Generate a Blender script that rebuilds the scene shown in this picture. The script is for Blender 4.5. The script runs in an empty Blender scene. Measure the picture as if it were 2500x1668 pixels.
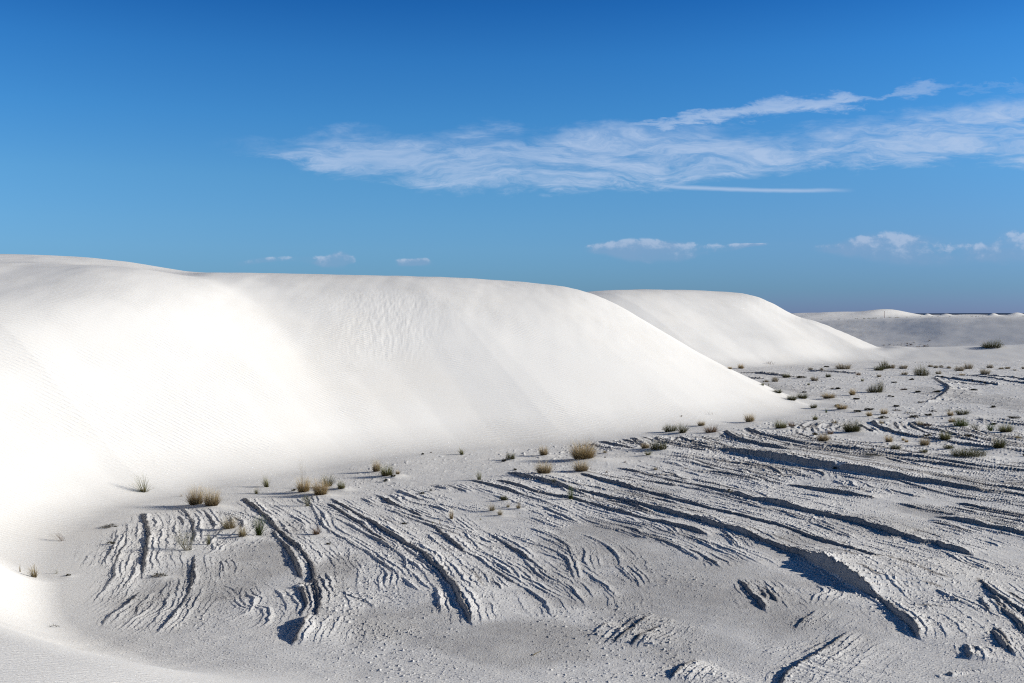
import bpy, math, random
import numpy as np
S = bpy.context.scene
col = S.collection
R = math.radians

# ------------------------------------------------------------------ camera
EYE = 4.5                      # the camera stands on a dune, 4.5 m above the flat
F = 2430.0                     # focal length in photograph pixels (35 mm lens)
HZ = 768.0                     # photograph row of the horizon
cd = bpy.data.cameras.new('camera')
cam = bpy.data.objects.new('camera', cd); col.objects.link(cam)
cam.location = (0, 0, EYE); cam.rotation_euler = (R(90), 0, 0)
cd.sensor_width = 36.0; cd.lens = F / 2500 * 36.0
cd.shift_y = -(834 - HZ) / 2500.0
cd.clip_start = 0.1; cd.clip_end = 30000
S.camera = cam
S.render.engine = 'CYCLES'; S.cycles.use_denoising = False; S.cycles.filter_width = 1.15; S.cycles.use_adaptive_sampling = False
S.view_settings.view_transform = 'Standard'; S.view_settings.look = 'None'
S.view_settings.exposure = 0.04; S.view_settings.gamma = 1.0

# ------------------------------------------------------------------ light
SUN_EL, SUN_AZ = R(18), R(3)          # azimuth measured from +x towards +y
sl = bpy.data.lights.new('sun', 'SUN'); so = bpy.data.objects.new('sun', sl); col.objects.link(so)
sl.energy = 5.0; sl.angle = R(0.5); sl.color = (1.0, 0.932, 0.82)
sd = (math.cos(SUN_EL)*math.cos(SUN_AZ), math.cos(SUN_EL)*math.sin(SUN_AZ), math.sin(SUN_EL))
so.rotation_euler = (R(90)-SUN_EL, 0, SUN_AZ + R(90))

class NT:
    """small helper for node trees"""
    def __init__(s, nt): s.t = nt; s.n = nt.nodes; s.l = nt.links
    def new(s, kind, **kw):
        nd = s.n.new(kind)
        for k, v in kw.items(): setattr(nd, k, v)
        return nd
    def put(s, sock, v):
        if hasattr(v, 'is_linked') or isinstance(v, bpy.types.NodeSocket): s.l.new(v, sock)
        elif v is not None: sock.default_value = v
    def m(s, op, a, b=None, c=None, clamp=False):
        nd = s.new('ShaderNodeMath', operation=op, use_clamp=clamp)
        s.put(nd.inputs[0], a); s.put(nd.inputs[1], b)
        if c is not None: s.put(nd.inputs[2], c)
        return nd.outputs[0]
    def sm(s, x, a, b):                      # smoothstep of x from a to b
        nd = s.new('ShaderNodeMapRange', interpolation_type='SMOOTHSTEP')
        s.put(nd.inputs['Value'], x); s.put(nd.inputs['From Min'], a); s.put(nd.inputs['From Max'], b)
        return nd.outputs[0]
    def mixc(s, f, a, b):
        nd = s.new('ShaderNodeMix', data_type='RGBA')
        s.put(nd.inputs[0], f); s.put(nd.inputs[6], a); s.put(nd.inputs[7], b)
        return nd.outputs[2]
    def mulc(s, a, b):
        nd = s.new('ShaderNodeMix', data_type='RGBA', blend_type='MULTIPLY')
        nd.inputs[0].default_value = 1.0
        s.put(nd.inputs[6], a); s.put(nd.inputs[7], b)
        return nd.outputs[2]
    def xyz(s, x, y, z):
        nd = s.new('ShaderNodeCombineXYZ')
        s.put(nd.inputs[0], x); s.put(nd.inputs[1], y); s.put(nd.inputs[2], z)
        return nd.outputs[0]
    def noise(s, vec, scale, detail=3, rough=0.5, dist=0.0):
        nd = s.new('ShaderNodeTexNoise'); s.put(nd.inputs['Vector'], vec)
        nd.inputs['Scale'].default_value = scale; nd.inputs['Detail'].default_value = detail
        nd.inputs['Roughness'].default_value = rough; nd.inputs['Distortion'].default_value = dist
        return nd.outputs[0]
    def curve(s, x, pts, lo, hi):            # piecewise curve through pts, scaled to lo..hi on y, x already the abscissa
        x0, x1 = pts[0][0], pts[-1][0]
        mr = s.new('ShaderNodeMapRange'); s.put(mr.inputs['Value'], x)
        mr.inputs['From Min'].default_value = x0; mr.inputs['From Max'].default_value = x1
        fc = s.new('ShaderNodeFloatCurve'); s.l.new(mr.outputs[0], fc.inputs['Value'])
        cv = fc.mapping.curves[0]
        while len(cv.points) < len(pts): cv.points.new(0.5, 0.5)
        for p, (a, b) in zip(cv.points, sorted(pts)):
            p.location = ((a-x0)/(x1-x0), (b-lo)/(hi-lo)); p.handle_type = 'AUTO_CLAMPED'
        fc.mapping.update()
        return s.m('MULTIPLY_ADD', fc.outputs[0], hi-lo, lo)

def kk(u): return (u - 1250) / F
def ee(v): return (HZ - v) / F

w = bpy.data.worlds.new('World'); S.world = w; w.use_nodes = True
N = NT(w.node_tree); N.n.clear()
sky = N.new('ShaderNodeTexSky', sky_type='NISHITA'); sky.sun_disc = False
sky.sun_elevation = SUN_EL; sky.sun_rotation = R(90) - SUN_AZ
sky.altitude = 1200; sky.air_density = 1.0; sky.dust_density = 0.6; sky.ozone_density = 3.0
tc = N.new('ShaderNodeTexCoord')
sp = N.new('ShaderNodeSeparateXYZ'); N.l.new(tc.outputs['Generated'], sp.inputs[0])
X, Y, Z = sp.outputs
ys = N.m('MAXIMUM', Y, 0.02)
K = N.m('DIVIDE', X, ys); E = N.m('DIVIDE', Z, ys)
front = N.sm(Y, 0.1, 0.4)
# grade of the clear sky by height above the horizon (deep polarised blue towards the zenith)
ramp = N.new('ShaderNodeValToRGB'); N.l.new(N.m('MULTIPLY', Z, 1.0, clamp=True), ramp.inputs[0])
SKY_GRADE = [(0.0, (0.25, 0.385, 0.86)), (0.025, (0.2564, 0.4686, 0.8143)), (0.065, (0.3464, 0.5879, 0.8693)), (0.09, (0.3643, 0.6357, 0.8879)), (0.134, (0.3571, 0.6893, 0.92)), (0.192, (0.2593, 0.6714, 0.975)), (0.248, (0.1786, 0.6, 0.9679)), (0.297, (0.0957, 0.4664, 0.8743)), (0.40, (0.055, 0.21, 0.38)), (0.6, (0.04, 0.12, 0.2)), (1.0, (0.03, 0.085, 0.13))]
el = ramp.color_ramp.elements
while len(el) < len(SKY_GRADE): el.new(0.5)
for q, (p, c) in zip(el, SKY_GRADE): q.position = p; q.color = (*c, 1)
skyc = N.mulc(sky.outputs[0], ramp.outputs[0])
right = N.m('MULTIPLY', N.m('MULTIPLY', N.sm(K, -0.15, 0.5), N.sm(E, 0.28, 0.03)), front)     # the sky is duller towards the right, away from the polarised part
skyc = N.mulc(skyc, N.mixc(right, (1, 1, 1, 1), (0.85, 0.79, 0.84, 1)))
# --- cirrus: a long combed sheet, wispy edges
cv = N.xyz(N.m('MULTIPLY', K, 1.0), N.m('MULTIPLY', E, 3.1), 0.0)
wz = N.new('ShaderNodeTexNoise'); N.l.new(cv, wz.inputs['Vector']); wz.inputs['Scale'].default_value = 9; wz.inputs['Detail'].default_value = 4
wp = N.new('ShaderNodeVectorMath', operation='MULTIPLY_ADD')
N.l.new(wz.outputs['Color'], wp.inputs[0]); wp.inputs[1].default_value = (0.10, 0.16, 0); N.l.new(cv, wp.inputs[2])
skew = N.new('ShaderNodeMapping'); N.l.new(wp.outputs[0], skew.inputs[0])
skew.inputs['Rotation'].default_value = (0, 0, R(22)); skew.inputs['Scale'].default_value = (1.0, 1.9, 1)
n_big = N.noise(skew.outputs[0], 8.5, 9, 0.64)
n_fine = N.noise(skew.outputs[0], 30, 10, 0.72, 0.6)
n_edge = N.noise(cv, 14, 5, 0.6)
Ew = N.m('MULTIPLY_ADD', N.m('SUBTRACT', n_edge, 0.5), 0.045, E)
Ew = N.m('MULTIPLY_ADD', N.m('SUBTRACT', n_fine, 0.5), 0.022, Ew)
lowp = [(500,362),(606,376),(738,410),(925,446),(1053,465),(1223,476),(1351,474),(1500,466),(1700,452),(1850,436),(2000,422),(2138,408),(2478,398),(2600,398)]
upp = [(500,352),(670,350),(800,326),(883,318),(1032,330),(1138,319),(1308,317),(1436,300),(1600,296),(1750,315),(1904,326),(2053,300),(2181,274),(2308,262),(2420,240),(2500,226),(2600,222)]
eL = N.curve(K, [(kk(a), ee(b)) for a, b in lowp], 0.1, 0.25)
eU = N.curve(K, [(kk(a), ee(b)) for a, b in upp], 0.1, 0.25)
inM = N.m('MULTIPLY', N.sm(N.m('SUBTRACT', Ew, eL), -0.003, 0.014), N.sm(N.m('SUBTRACT', eU, Ew), -0.006, 0.016))
eT = N.curve(K, [(kk(a), ee(b)) for a, b in [(1450,322),(1560,305),(1670,294),(1798,279),(1925,258),(2050,250),(2130,246),(2200,226),(2320,208)]], 0.1, 0.25)
hT = N.curve(K, [(kk(1450),0.003),(kk(1700),0.008),(kk(1950),0.011),(kk(2080),0.0085),(kk(2150),0.003),(kk(2220),0.0075),(kk(2320),0.003)], 0.0, 0.02)
inT = N.sm(N.m('DIVIDE', N.m('ABSOLUTE', N.m('SUBTRACT', Ew, eT)), hT), 1.15, 0.1)
inT = N.m('MULTIPLY', inT, N.curve(K, [(kk(1450),0.0),(kk(1520),0.4),(kk(1650),0.8),(kk(2060),0.9),(kk(2140),0.35),(kk(2210),0.55),(kk(2330),0.15)], 0.0, 1.0))
eS = N.curve(K, [(kk(a), ee(b)) for a, b in [(1560,444),(1640,455),(1720,460),(1850,465),(2090,464)]], 0.1, 0.25)
inS = N.sm(N.m('ABSOLUTE', N.m('SUBTRACT', N.m('MULTIPLY_ADD', N.m('SUBTRACT', n_edge, 0.5), 0.004, E), eS)), 0.0032, 0.0)
inS = N.m('MULTIPLY', inS, N.curve(K, [(kk(1560),0.0),(kk(1680),0.8),(kk(1950),0.75),(kk(2090),0.0)], 0.0, 1.0))
tex = N.m('ADD', N.m('MULTIPLY', N.sm(n_big, 0.36, 0.60), 0.62), N.m('MULTIPLY', N.sm(n_fine, 0.26, 0.72), 0.42))
dM = N.m('MULTIPLY', inM, tex)
endfade = N.curve(K, [(kk(500),0.0),(kk(550),0.65),(kk(680),0.95),(kk(900),0.85),(kk(1500),1.0),(kk(2600),1.0)], 0.0, 1.0)
dM = N.m('MULTIPLY', dM, endfade)
dT = N.m('MULTIPLY', inT, N.m('MULTIPLY_ADD', n_fine, 0.9, 0.45))
cir = N.m('MAXIMUM', N.m('MAXIMUM', dM, dT), inS)
cir = N.m('MULTIPLY', N.m('MULTIPLY', cir, front), 0.80, clamp=True)
skyc = N.mixc(cir, skyc, (3.3, 4.15, 5.6, 1))
# --- low cumulus far away, with flat grey undersides
cu = N.xyz(K, N.m('MULTIPLY', E, 1.35), 3.7)
n_c = N.noise(cu, 62, 8, 0.62)
n_c0 = N.noise(cu, 13, 3, 0.5)
pres = N.curve(K, [(kk(u), p) for u, p in [(560,.0),(620,.34),(700,.42),(742,.30),(770,.52),(830,.82),(862,.6),(880,.0),(945,.0),(975,.6),(1000,.66),(1040,.58),(1080,.0),(1400,.0),(1440,.5),(1500,.7),(1580,.95),(1660,.85),(1760,.62),(1840,.66),(1880,.1),(1960,.1),(2000,.5),(2100,.8),(2200,.85),(2290,.7),(2370,.55),(2420,.85),(2500,.95),(2600,.8)]], 0.0, 1.0)
base = N.curve(K, [(kk(u), ee(v)) for u, v in [(560,655),(700,640),(830,655),(860,645),(980,650),(1080,648),(1400,618),(1600,640),(1760,620),(1880,600),(2000,618),(2150,640),(2300,650),(2420,640),(2500,640),(2600,640)]], 0.0, 0.1)
topc = N.curve(K, [(kk(u), ee(v)) for u, v in [(560,640),(700,625),(790,626),(830,616),(860,624),(980,632),(1040,630),(1080,640),(1400,600),(1560,588),(1700,594),(1850,594),(1900,590),(2000,596),(2150,572),(2300,585),(2400,592),(2460,566),(2520,566),(2600,566)]], 0.0, 0.1)
vc = N.m('DIVIDE', N.m('SUBTRACT', E, base), N.m('SUBTRACT', topc, base))
vb = N.m('MULTIPLY', N.sm(vc, -0.25, 0.35), N.sm(vc, 1.25, 0.7))
dens = N.m('MULTIPLY', vb, pres)
thr = N.m('MULTIPLY_ADD', dens, -0.30, 0.565)
cum = N.sm(N.m('SUBTRACT', N.m('ADD', N.m('MULTIPLY', n_c, 0.6), N.m('MULTIPLY', n_c0, 0.4)), thr), 0.0, 0.14)
cum = N.m('MULTIPLY', N.m('MULTIPLY', cum, N.sm(dens, 0.02, 0.25)), front)
lit = N.sm(N.m('MULTIPLY_ADD', n_c, 1.6, N.m('MULTIPLY', vc, 0.55)), 0.95, 1.45)
cumc = N.mixc(lit, (1.9, 2.6, 4.0, 1), (4.2, 4.6, 5.6, 1))
veil = N.m('MULTIPLY', N.m('MULTIPLY', N.m('MULTIPLY', N.sm(n_c0, 0.30, 0.65), N.sm(dens, 0.0, 0.7)), 0.30), front)
skyc = N.mixc(veil, skyc, (1.9, 2.6, 4.0, 1))
skyc = N.mixc(N.m('MULTIPLY', cum, N.m('MULTIPLY_ADD', lit, 0.28, 0.14)), skyc, cumc)
bg = N.new('ShaderNodeBackground'); N.l.new(skyc, bg.inputs[0]); bg.inputs[1].default_value = 0.14
wo = N.new('ShaderNodeOutputWorld'); N.l.new(bg.outputs[0], wo.inputs[0])
# ------------------------------------------------------------------ terrain (one height field over the whole place)
D2N = 2500 / 2350.0
rng = np.random.RandomState(7)
_P = rng.permutation(4096)
_G = np.stack([np.cos(rng.rand(4096)*6.28318), np.sin(rng.rand(4096)*6.28318)], 1).astype(np.float32)
def gnoise(x, y):
    xi = np.floor(x); yi = np.floor(y)
    fx = (x-xi).astype(np.float32); fy = (y-yi).astype(np.float32)
    xi = xi.astype(np.int64) & 4095; yi = yi.astype(np.int64) & 4095
    ux = fx*fx*fx*(fx*(fx*6-15)+10); uy = fy*fy*fy*(fy*(fy*6-15)+10)
    def g(a, b, dx, dy):
        q = _G[_P[((_P[(xi+a) & 4095] + yi+b) & 4095)]]
        return q[..., 0]*dx + q[..., 1]*dy
    a = g(0, 0, fx, fy); b = g(1, 0, fx-1, fy); c = g(0, 1, fx, fy-1); d = g(1, 1, fx-1, fy-1)
    t = a+(b-a)*ux
    return 1.5*(t+(c+(d-c)*ux-t)*uy)
def fbm(x, y, o=3, r=0.5):
    s = 0; a = 1
    for i in range(o):
        s = s + a*gnoise(x+17.3*i, y-9.1*i); x = x*2.03; y = y*2.03; a *= r
    return s
def sst(x, a, b):
    t = np.clip((x-a)/(b-a), 0, 1); return t*t*(3-2*t)
def smax(a, b, k):
    h = np.clip(0.5+0.5*(a-b)/k, 0, 1); return b+(a-b)*h + k*h*(1-h)
def catmull(P, step):
    P = np.array(P, float)
    if len(P) < 2: return P
    Q = np.vstack([2*P[0]-P[1], P, 2*P[-1]-P[-2]]); out = []
    for i in range(1, len(Q)-2):
        n = max(2, int(np.linalg.norm(Q[i+1][:2]-Q[i][:2])/step))
        t = np.linspace(0, 1, n, endpoint=False)[:, None]
        p0, p1, p2, p3 = Q[i-1], Q[i], Q[i+1], Q[i+2]
        out.append(0.5*((2*p1)+(-p0+p2)*t+(2*p0-5*p1+4*p2-p3)*t*t+(-p0+3*p1-3*p2+p3)*t**3))
    return np.vstack(out+[P[-1:]])
def gpt(u, v, z=0.0):                       # point of the flat seen at photograph pixel (u, v)
    y = (EYE-z)*F/(v-HZ); return ((u-1250)/F*y, y)
def gd(x, y, z=0.0): return gpt(x*D2N, y*D2N, z)

def sdist(poly, x, y):                      # signed distance to a closed polygon, positive inside
    best = np.full(x.shape, 1e9); ins = np.zeros(x.shape, bool)
    n = len(poly)
    for i in range(n):
        ax, ay = poly[i]; bx, by = poly[(i+1) % n]
        dx, dy = bx-ax, by-ay; L = dx*dx+dy*dy+1e-12
        t = np.clip(((x-ax)*dx+(y-ay)*dy)/L, 0, 1)
        best = np.minimum(best, (x-ax-t*dx)**2+(y-ay-t*dy)**2)
        if ay != by:
            ins ^= ((ay > y) != (by > y)) & (x < (bx-ax)*(y-ay)/(by-ay)+ax)
    b = np.sqrt(best); return np.where(ins, b, -b)

def faceprof(d, h, foot, mid, top, s):      # height of a slip face at distance d from its foot
    d = np.maximum(d, 0)
    t1 = np.clip(d, 0, foot); z = s*t1*t1/(2*foot)
    z = z + s*np.clip(d-foot, 0, mid-foot)
    t3 = np.clip(d-mid, 0, top-mid); z = z + s*(t3-t3*t3/(2*(top-mid)))
    tot = s*foot/2+s*(mid-foot)+s*(top-mid)/2
    return z*h/tot

foot1 = [gd(*p) for p in [(112,1345),(128,1275),(200,1210),(300,1163),(420,1140),(520,1118),(700,1086),(860,1060),(1100,1031),(1340,1012),(1460,999),(1600,982),(1700,968)]]
foot1 = catmull([(-6.5,13.8),(-7.0,15.3)]+foot1+[gd(1790,950),gd(1848,934)], 1.2).tolist()
dune1 = foot1 + [(15.3,51.5),(14.8,57),(14.2,64),(12,72),(6,84),(-6,96),(-150,120),(-150,0),(-30,4),(-9.0,12.0)]
foot2 = [(0,74),(9,77)] + [gd(*p) for p in [(1680,848),(1800,841),(1900,836),(1990,831),(2060,828)]]
dune2 = catmull(foot2, 3).tolist() + [(42,102),(42.5,108),(40,118),(33,135),(10,160),(-40,165),(-60,120),(-20,80)]

def prof1(d, y=None, x=None):
    a = faceprof(d, 6.5, 2.6, 7.5, 18, 0.6)
    if y is None: return a
    w = sst(y, 19, 30)*(1 if x is None else sst(x, -18, -11)); return a*w+faceprof(d, 6.6, 1.5, 5.0, 26, 0.45)*(1-w)
def prof2(d): return faceprof(d, 7.2, 3.0, 8.5, 20, 0.6)
sil1 = [(-700,600),(-200,582),(0,585),(90,586),(200,592),(300,603),(380,617),(430,625.5),(480,627),(700,629),(900,634),(1080,640),(1200,648),(1290,658),(1340,668),(1400,690),(1460,722),(1540,770),(1640,835),(1740,889),(1800,917)]
sil2 = [(1000,690),(1345,672),(1400,665),(1500,664),(1600,667),(1700,673),(1740,680),(1800,708),(1860,742),(1920,775),(1980,797)]
def sil(sl, kq):
    a = np.array([[kk(p[0]*D2N), ee(p[1]*D2N)] for p in sl]); return np.interp(kq, a[:, 0], a[:, 1])

dune0 = catmull([(-7.6,16.8),(-6.9,15.3),(-5.9,13.9),(-4.7,13.05),(-3.2,12.6),(0,12.35),(3,12.1),(8,11.6),(20,9.5)], 1.0).tolist()+[(60,4),(60,-60),(-60,-60),(-60,20),(-12,20)]
def crease(P, x, y):                        # signed distance to an open curve (>0 on its right seen from the camera) and position along it
    P = np.array(P, float); best = np.full(x.shape, 1e9); s = np.zeros(x.shape); T = np.zeros(x.shape); t0 = 0
    for i in range(len(P)-1):
        ax, ay = P[i]; dx, dy = P[i+1]-P[i]; L = math.hypot(dx, dy)
        tt = ((x-ax)*dx+(y-ay)*dy)/L**2
        tc_ = np.clip(tt, -4 if i == 0 else 0, 2 if i == len(P)-2 else 1)
        ex, ey = x-ax-tc_*dx, y-ay-tc_*dy; d = np.hypot(ex, ey); m = d < best
        best = np.where(m, d, best); s = np.where(m, d*np.sign(ex*dy-ey*dx), s); t0 += L
    c = P[-1]-P[0]; L = math.hypot(*c); T = ((x-P[0, 0])*c[0]+(y-P[0, 1])*c[1])/L
    return s, T, L
ARC = catmull([(-17.5, 44), (-12.6, 40.8), (-10.3, 39.0), (-8.6, 37.3), (-7.3, 35.8), (-6.3, 34.2), (-5.6, 32.6), (-5.0, 30.5)], 2.0)[:, :2]
LOBE = catmull([(-15.2, 33.5), (-13.6, 31), (-12.4, 28.6), (-11.5, 26.8), (-10.4, 25.0), (-9.2, 23.0), (-8.4, 20.5)], 2.0)[:, :2]
def shoulder(P, x, y, wdt, decay, A, e0, e1, e2, e3):
    # points run towards the camera: right of the travel direction is the viewer's left, so flip
    s, T, L = crease(P, x, y); s = -s
    env = sst(T, e0, e1)*(1-sst(T, L+e2, L+e3))
    q = np.clip((s+wdt)/wdt, 0, 1.35)
    g = 1-q*q; g = np.where(s < -wdt, 1.0, g)
    g = 0.5*(g+np.sqrt(g*g+0.04))                              # rounds the hollow at the foot of the step
    return A*env*g*np.where(s < -wdt, np.exp(-((s+wdt)/decay)**2), 1.0)
def spur(x, y): return shoulder(ARC, x, y, 6.0, 12.0, 0.8, -1, 5, -7, 1.0)
def left_lobe(x, y): return shoulder(LOBE, x, y, 4.2, 9.0, 0.12, 0, 9, -2, 2.0)

kq = np.linspace(-1.05, 0.38, 240)
def gsm(c, sg):
    n = int(3*sg)+1; g = np.exp(-0.5*(np.arange(-n, n+1)/sg)**2); g /= g.sum(); return np.convolve(np.pad(c, n, mode='edge'), g, 'valid')
def fit(prof, poly, sl, ys, extra):
    KK, YY = np.meshgrid(kq, ys); d = sdist(poly, KK*YY, YY); d = d+(0.7*sst(YY, 36, 46)*(YY < 60) if extra else 0); h = prof(d, YY, KK*YY) if extra else prof(d)
    ex = extra(KK*YY, YY)*sst(d, 0.3, 3)*(1-0.7*sst(d, 11, 19)) if extra else 0
    tgt = sil(sl, kq); c = np.ones_like(kq); r = np.zeros_like(kq); ar = np.arange(len(kq))
    for it in range(34):
        H = h*c+ex+r*sst(d, 8, 16)
        E_ = np.where(d > 0.2, (H-EYE)/YY, -9); el = E_.max(0); j = E_.argmax(0); yj = ys[j]
        if it < 14:
            c = np.clip(c*np.clip(1+0.6*(tgt-el)*yj/np.maximum(H[j, ar], 0.5), 0.9, 1.1), 0.72, 1.35); c = gsm(c, 7)
        else:
            r = gsm(r+0.5*(tgt-el)*yj*(d[j, ar] > 8), 1.2)
    print('silhouette error px', np.round(((tgt-el)*F)[::12], 1), 'scale', np.round(c[::12], 2), 'add', np.round(r[::12], 2))
    return c, r
c1, r1_ = fit(prof1, dune1, sil1, np.arange(14, 82, 0.5), lambda x, y: spur(x, y)+left_lobe(x, y))
c2, r2_ = fit(prof2, dune2, sil2, np.arange(72, 150, 0.8), None)
i0, i1 = np.searchsorted(kq, [0.07, 0.31]); c2[:i0] = c2[i0]; c2[i1:] = c2[i1]; c2 = c2*np.clip(1-(0.05-kq)*2.5, 0.55, 1); r2_[:i0] = r2_[i0]*np.clip(1-(0.05-kq[:i0])*4, 0, 1); r2_ = gsm(r2_*(kq < 0.30), 1.5)

def macro(x, y):
    """large shapes: returns height and signed distances to the two big dunes and the foreground sand"""
    k = x/np.maximum(y, 3.0)
    d1 = sdist(dune1, x, y); d1 = d1+0.7*sst(y, 36, 46)*(y < 60)*(d1 > -3)
    cc = 1+(np.interp(k, kq, c1)-1)*sst(y, 15, 24)
    h1 = prof1(d1, y, x)*cc + (spur(x, y)+left_lobe(x, y))*sst(d1, 0.3, 3)*(1-0.7*sst(d1, 11, 19))*(y > 5)+np.interp(k, kq, r1_)*sst(d1, 8, 16)*(y > 5)
    d2 = sdist(dune2, x, y); h2 = prof2(d2)*np.interp(k, kq, c2)+np.interp(k, kq, r2_)*sst(d2, 8, 16)*(y > 5)
    h2 = h2+0.45*np.exp(-((x-26)/4.5)**2-((y-96)/5.0)**2)*sst(d2, 1, 5)
    # foreground dune the camera stands on, and its low apron on the left
    yf = 12.5-0.05*x+0.9*np.exp(-((x+5.5)/2.5)**2)
    q = sdist(dune0, x, y); d0 = q; q = np.maximum(q, 0)
    ramp_ = np.where(q < 6, 0.018*q*q, 0.648+0.216*(q-6))
    ramp_ = 2.9*(1-np.exp(-ramp_/2.9*1.05))
    ap = (0.66*(1-sst(x, -5.8, 0.5))+0.06)*sst(q, 0.0, 2.3)+0.10*(np.sqrt(np.clip(x+5.2, -16, 9)**2+1.5)-np.clip(x+5.2, -16, 9)-0.08)*0.5*sst(q, 0.0, 3.0)
    h0 = np.where(y > -200, ramp_+ap, 0)
    # low ridge beyond the flat, joining the second dune
    k2 = sst(x, 26, 40)
    yr = 96.5-0.02*(x-40)
    g = np.clip(y-yr, 0, 40)
    top = 1.02+0.42*sst(x, 42, 62)+0.5*sst(x, 62, 110)
    hr = top*np.where(g < 8, np.sin(np.clip(g/8, 0, 1)*math.pi/2)**1.3, 1-sst(g, 9, 24))*k2
    # wide grey slope behind, a plateau and the far bright dunes
    yb = np.maximum(131-0.7*np.clip(x-40, 0, 200), 104.0)
    g2 = np.clip((y-yb)/27.0, 0, 1.0)
    topg = np.interp(x/np.maximum(y, 1), [-1, 0.1, 0.25, 0.33, 0.43, 0.6, 1.2], [2.4, 2.9, 3.25, 3.7, 4.1, 4.15, 3.8])
    hg = topg*(0.45*g2+0.55*sst(g2, 0, 1.0))*(1-0.10*sst(y, 165, 190))
    hg = hg - 0.35*np.exp(-((x-52)/6.)**2-((y-140)/6.)**2)
    kf = x/np.maximum(y, 1)
    def bump(uc, us, yc, ysg, hh): return hh*np.exp(-((kf-kk(uc))/(us/F))**2)*np.exp(-((y-yc-0.8*(x-kk(uc)*yc))/(ysg*0.8))**2)
    hf = bump(2165, 75, 352, 13, 2.75)+bump(2045, 85, 345, 14, 1.9)+bump(1960, 80, 350, 14, 1.7)+bump(1840, 90, 350, 14, 2.2)+bump(1500, 200, 360, 30, 3)+bump(900, 300, 360, 30, 3)
    hf = hf+bump(2264, 12, 520, 25, 1.3)+bump(2310, 16, 640, 40, 1.3)+bump(2425, 13, 560, 30, 1.5)+bump(2482, 22, 620, 40, 2.0)+bump(2560, 30, 600, 40, 2.2)+bump(2370, 60, 800, 60, 0.9)
    hb = hg+hf
    hb = np.where(y > 700, hb*(1-sst(y, 700, 1500))+2.6*sst(y, 700, 1500), hb)
    side = sst(y, 40, 131)
    h = h0 + h1
    h = np.maximum(h, 0)+np.maximum(hr, 0)*(1-sst(h2, 0, 1.2))*(y < 400)+h2
    h = smax(h, hb*(y > 100)+h*(y <= 100), 0.08)
    # gentle undulation everywhere
    h = h+0.05*fbm(x*0.16, y*0.16, 3)*(1-0.5*sst(d1, 0, 3))
    return h, d1, d2, d0
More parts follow.
